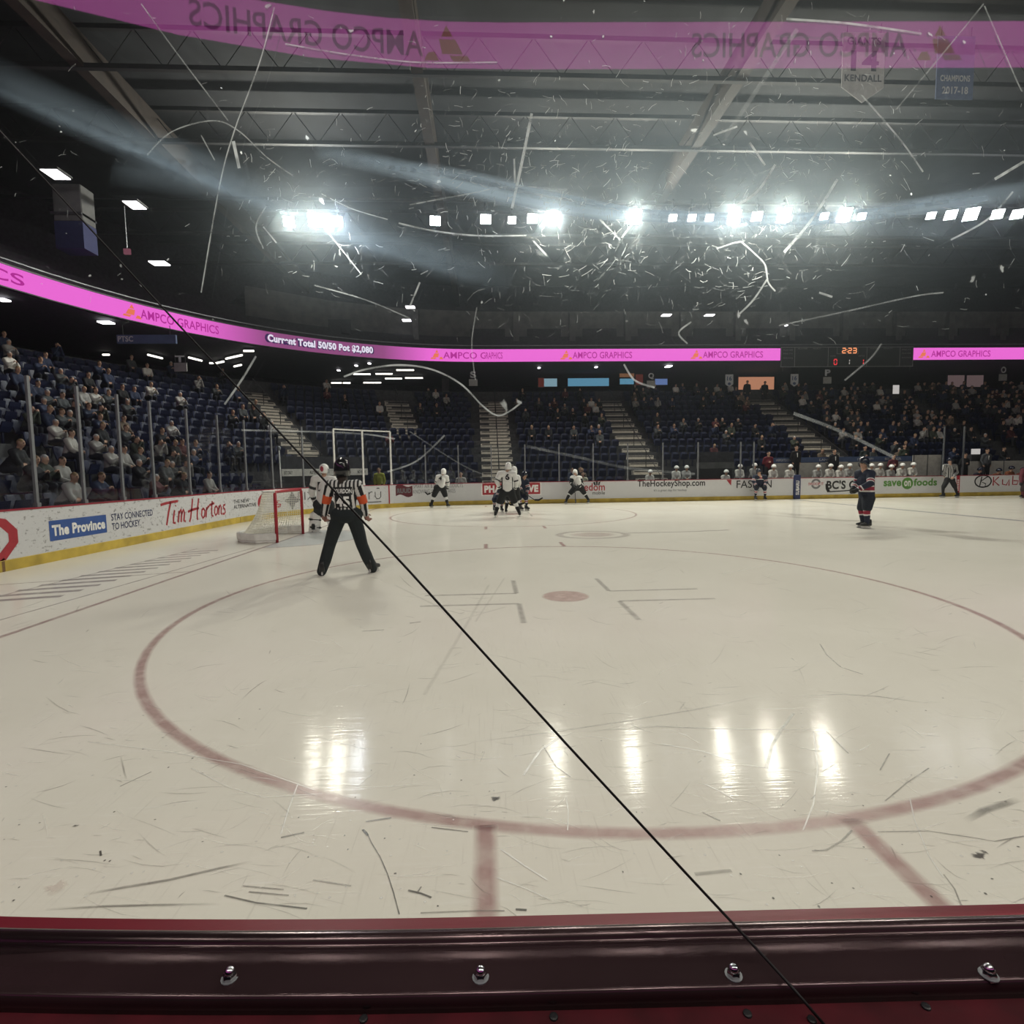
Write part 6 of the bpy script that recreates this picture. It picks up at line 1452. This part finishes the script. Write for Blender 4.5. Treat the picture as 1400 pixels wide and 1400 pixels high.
# the long marks one can point out
for pts, w, a in (
    (((375,10),(355,85),(320,180),(300,255),(275,400)), 1.2, .5), (((193,5),(240,70),(312,165)), 1.2, .28), (((201,212),(235,180),(290,165),(325,178),(365,215),(400,240)), 1.2, .35), (((319,193),(327,230)), 3.5, .75),
    (((275,185),(294,220)), 1.2, .35), (((390,60),(480,75),(570,85),(680,85)), 1.4, .42), (((727,155),(716,210),(700,285)), 3.2, .55), (((703,217),(704,250)), 2, .5),
    (((1075,26),(1160,32),(1260,46)), 2.4, .6), (((1090,40),(1030,130),(990,190)), 5, .16), (((975,185),(1008,173)), 2, .7), (((1025,195),(1046,226)), 2.6, .7), (((1060,225),(1035,262),(1000,285)), 3, .5),
    (((1178,130),(1230,190),(1262,235)), 2, .42), (((1360,245),(1400,221)), 3.2, .7), (((1346,8),(1390,110),(1398,125)), 1.6, .3), (((1225,150),(1300,60),(1345,5)), 1.4, .25),
    (((1385,262),(1350,300),(1300,328)), 2, .55), (((1145,245),(1110,300),(1072,345)), 3.2, .5), (((545,305),(590,315),(650,322),(720,322)), 1.6, .55), (((530,300),(480,285),(440,265)), 1, .4),
    (((1013,330),(1030,345),(1046,362),(1050,385),(1060,398)), 1.5, .55), (((980,340),(1000,333),(1013,330)), 1.3, .5), (((1050,380),(1030,410),(1010,430)), 2, .4), (((470,515),(500,505),(545,499),(590,505),(630,525),(660,555),(680,568),(697,562),(713,550)), 1.8, .55),
    (((853,498),(868,520),(895,530)), 2, .6), (((560,420),(574,386)), 1.8, .5), (((415,280),(450,320),(494,375)), 1.2, .45), (((360,310),(378,332)), 1.5, .6), (((365,280),(350,310),(360,340)), 1.5, .4), (((430,390),(500,410),(560,435)), 1.2, .3),
    (((350,487),(330,520),(307,553)), 2.2, .4), (((330,588),(480,592),(540,600)), 1.6, .30), (((530,645),(570,630),(608,595)), 1.8, .28), (((560,590),(640,640),(700,660)), 1, .15),
    (((720,610),(790,625),(860,640),(950,648)), 3, .14), (((1085,565),(1150,590),(1222,625)), 4, .22), (((1235,505),(1190,455),(1140,525)), 1, .0), (((1155,520),(1190,490),(1205,470)), 2, .28), (((1065,445),(1160,425),(1250,405),(1290,400)), 1.6, .3),
    (((932,458),(936,475),(955,445)), 1.6, .0), (((940,470),(928,455),(945,440)), 1.8, .5), (((652,420),(645,470),(650,520)), 1.2, .25), (((728,328),(748,350)), 1.6, .5), (((1120,400),(1138,406)), 2.4, .55), (((585,370),(575,375)), 1, .3), (((1040,520),(985,450),(1000,440)), 1.0, .0), (((560,280),(640,265),(700,255),(775,260)), 1.2, .35), (((820,300),(848,328)), 1.6, .45), (((880,285),(850,325)), 1.8, .45)):
    if a > 0: scr(pts, w, a)
# swirls of fine scuffs: short arcs, densest round the floodlights, drawn where scratches glint
rs = random.Random(11)
def fine(cx, cy, sx, sy, n, amin, amax, lmin=3, lmax=16):
    for _ in range(n):
        u, v = rs.gauss(cx, sx), rs.gauss(cy, sy)
        if not (-5 < u < 1405 and 3 < v < 470): continue
        L_ = rs.uniform(lmin, lmax)*rs.random()**.6+2; a = rs.choice((rs.gauss(-.7,.35), rs.gauss(.1,.3), rs.gauss(1.5,.2), rs.uniform(0, PI))); b = rs.uniform(-.12,.12)
        p0, p2 = (u-L_/2*math.cos(a), v-L_/2*math.sin(a)), (u+L_/2*math.cos(a), v+L_/2*math.sin(a)); p1 = (u-b*L_*math.sin(a), v+b*L_*math.cos(a))
        sc_.line([gpt(*p0), gpt(*p1), gpt(*p2)], rs.uniform(.1,.5)*W1, .32*W1, (1,1,1), rs.uniform(amin, amax)*rs.random(), GN)
fine(755, 260, 110, 75, 700, .15, .95); fine(1000, 250, 140, 95, 1100, .15, .95); fine(1150, 240, 110, 90, 520, .1, .8); fine(430, 285, 70, 60, 330, .15, .9); fine(640, 240, 80, 60, 300, .1, .7); fine(700, 220, 500, 150, 420, .05, .6); fine(860, 380, 200, 50, 380, .05, .55)
for cx in (755, 870, 1005, 1080, 1155):     # scratch arcs ringed round each lamp to imitate its circular glints
    for _ in range(130):
        r = rs.uniform(20, 110); a = rs.uniform(0, 2*PI); d = rs.uniform(.05,.22)
        sc_.line([gpt(cx+r*math.cos(a+q), 297+r*math.sin(a+q)) for q in (0, d/2, d)], rs.uniform(.1,.45)*W1, .32*W1, (1,1,1), rs.uniform(.1,.85)*rs.random(), GN)
for _ in range(70):  # flecks and chips
    u, v = rs.uniform(0,1400), rs.uniform(0,440); sc_.blob(gpt(u, v), rs.uniform(.6,2)*W1, rs.uniform(.8,3)*W1, rs.uniform(0,3), (1,1,1), rs.uniform(.2,.85), (X_, UP), 7)
for u, v, r_ in ((366,8,5),(480,42,5),(812,16,3),(420,189,4),(1272,47,4),(1318,57,4),(950,178,5),(1020,182,5),(1010,430,6),(1020,440,5),(440,275,5),(600,248,5),(1330,382,6),(1370,367,5),(690,555,9),(710,550,6)): sc_.blob(gpt(u, v), r_*W1, r_*.6*W1, rs.uniform(0,3), (1,1,1), .6, (X_, UP), 9, jit=.5)
sm_o = sc_.build('scratch', M['scratch'], fg); sm_o['kind'] = 'stuff'; sm_o['label'] = 'fine white scratches and chips in the glass, with drawn arcs of lamp glint'
# streaks of floodlight glare off wiped smears, drawn as broad pale strips
sw = Soft()
def glare_smear(pts, w, soft, a, col=(1,1,1)):
    P_ = np.array(pts, float); out = []
    for x in np.linspace(0, len(P_)-1, 10*(len(P_)-1)+1):
        i = min(int(x), len(P_)-2); f = x-i; p0 = P_[max(i-1,0)]; p1 = P_[i]; p2 = P_[i+1]; p3 = P_[min(i+2, len(P_)-1)]
        out.append(tuple(.5*((2*p1)+(-p0+p2)*f+(2*p0-5*p1+4*p2-p3)*f*f+(-p0+3*p1-3*p2+p3)*f**3)))
    sw.line([at_glass(q[0], q[1], .0006) for q in out], w*W1, soft*W1, col, a, GN, True)
glare_smear(((-30,95),(120,165),(260,225),(400,285),(520,325),(680,372)), 5, 26, .33); glare_smear(((-30,110),(120,178),(260,238),(400,296),(520,340),(660,385)), 2, 8, .30)
glare_smear(((430,205),(560,235),(690,268),(800,288),(930,297),(1060,300),(1170,295),(1290,280),(1430,258)), 6, 11, .9); glare_smear(((480,215),(620,236),(760,266),(900,290),(1060,296),(1200,284),(1430,248)), 2, 7, .55)
glare_smear(((150,230),(300,255),(420,300),(560,345),(700,390)), 3, 22, .25); glare_smear(((860,305),(1000,312),(1150,308),(1300,318)), 3, 16, .35)
o = sw.build('glare_smear', M['glare_smear'], fg); o['kind'] = 'stuff'; o['label'] = 'broad pale streaks of lamp glare drawn over wiped greasy smears on glass'
# ---- taut black cord across the pane
A_, B_ = at(1127, 1401, .525), at(-40, 138, .600)
A_ = at_z(1127, 1401, 1.054)
pts = [A_]+[A_.lerp(B_, t)+Vector((0,0,0)) for t in (.2,.4,.6,.8)]+[B_]
pts = [A_, at_z(1090,1358,1.077), at_z(1040,1303,1.089), at_glass(950,1207,.040), at_glass(776,1019,.030), at_glass(557,778,.020), at_glass(430,642,.013), at_glass(245,445,.008), at_glass(61,245,.004), at_glass(-60,114,.003)]
mb = MB(); mb.tube(pts, [.0016,.0016,.0016,.0016,.0015,.0014,.0012,.0010,.0009,.0009], 8); o = mb.build('cord', M['cord'], None, True); tag(o, 'thin taut black cord running diagonally across the glass', 'cord')
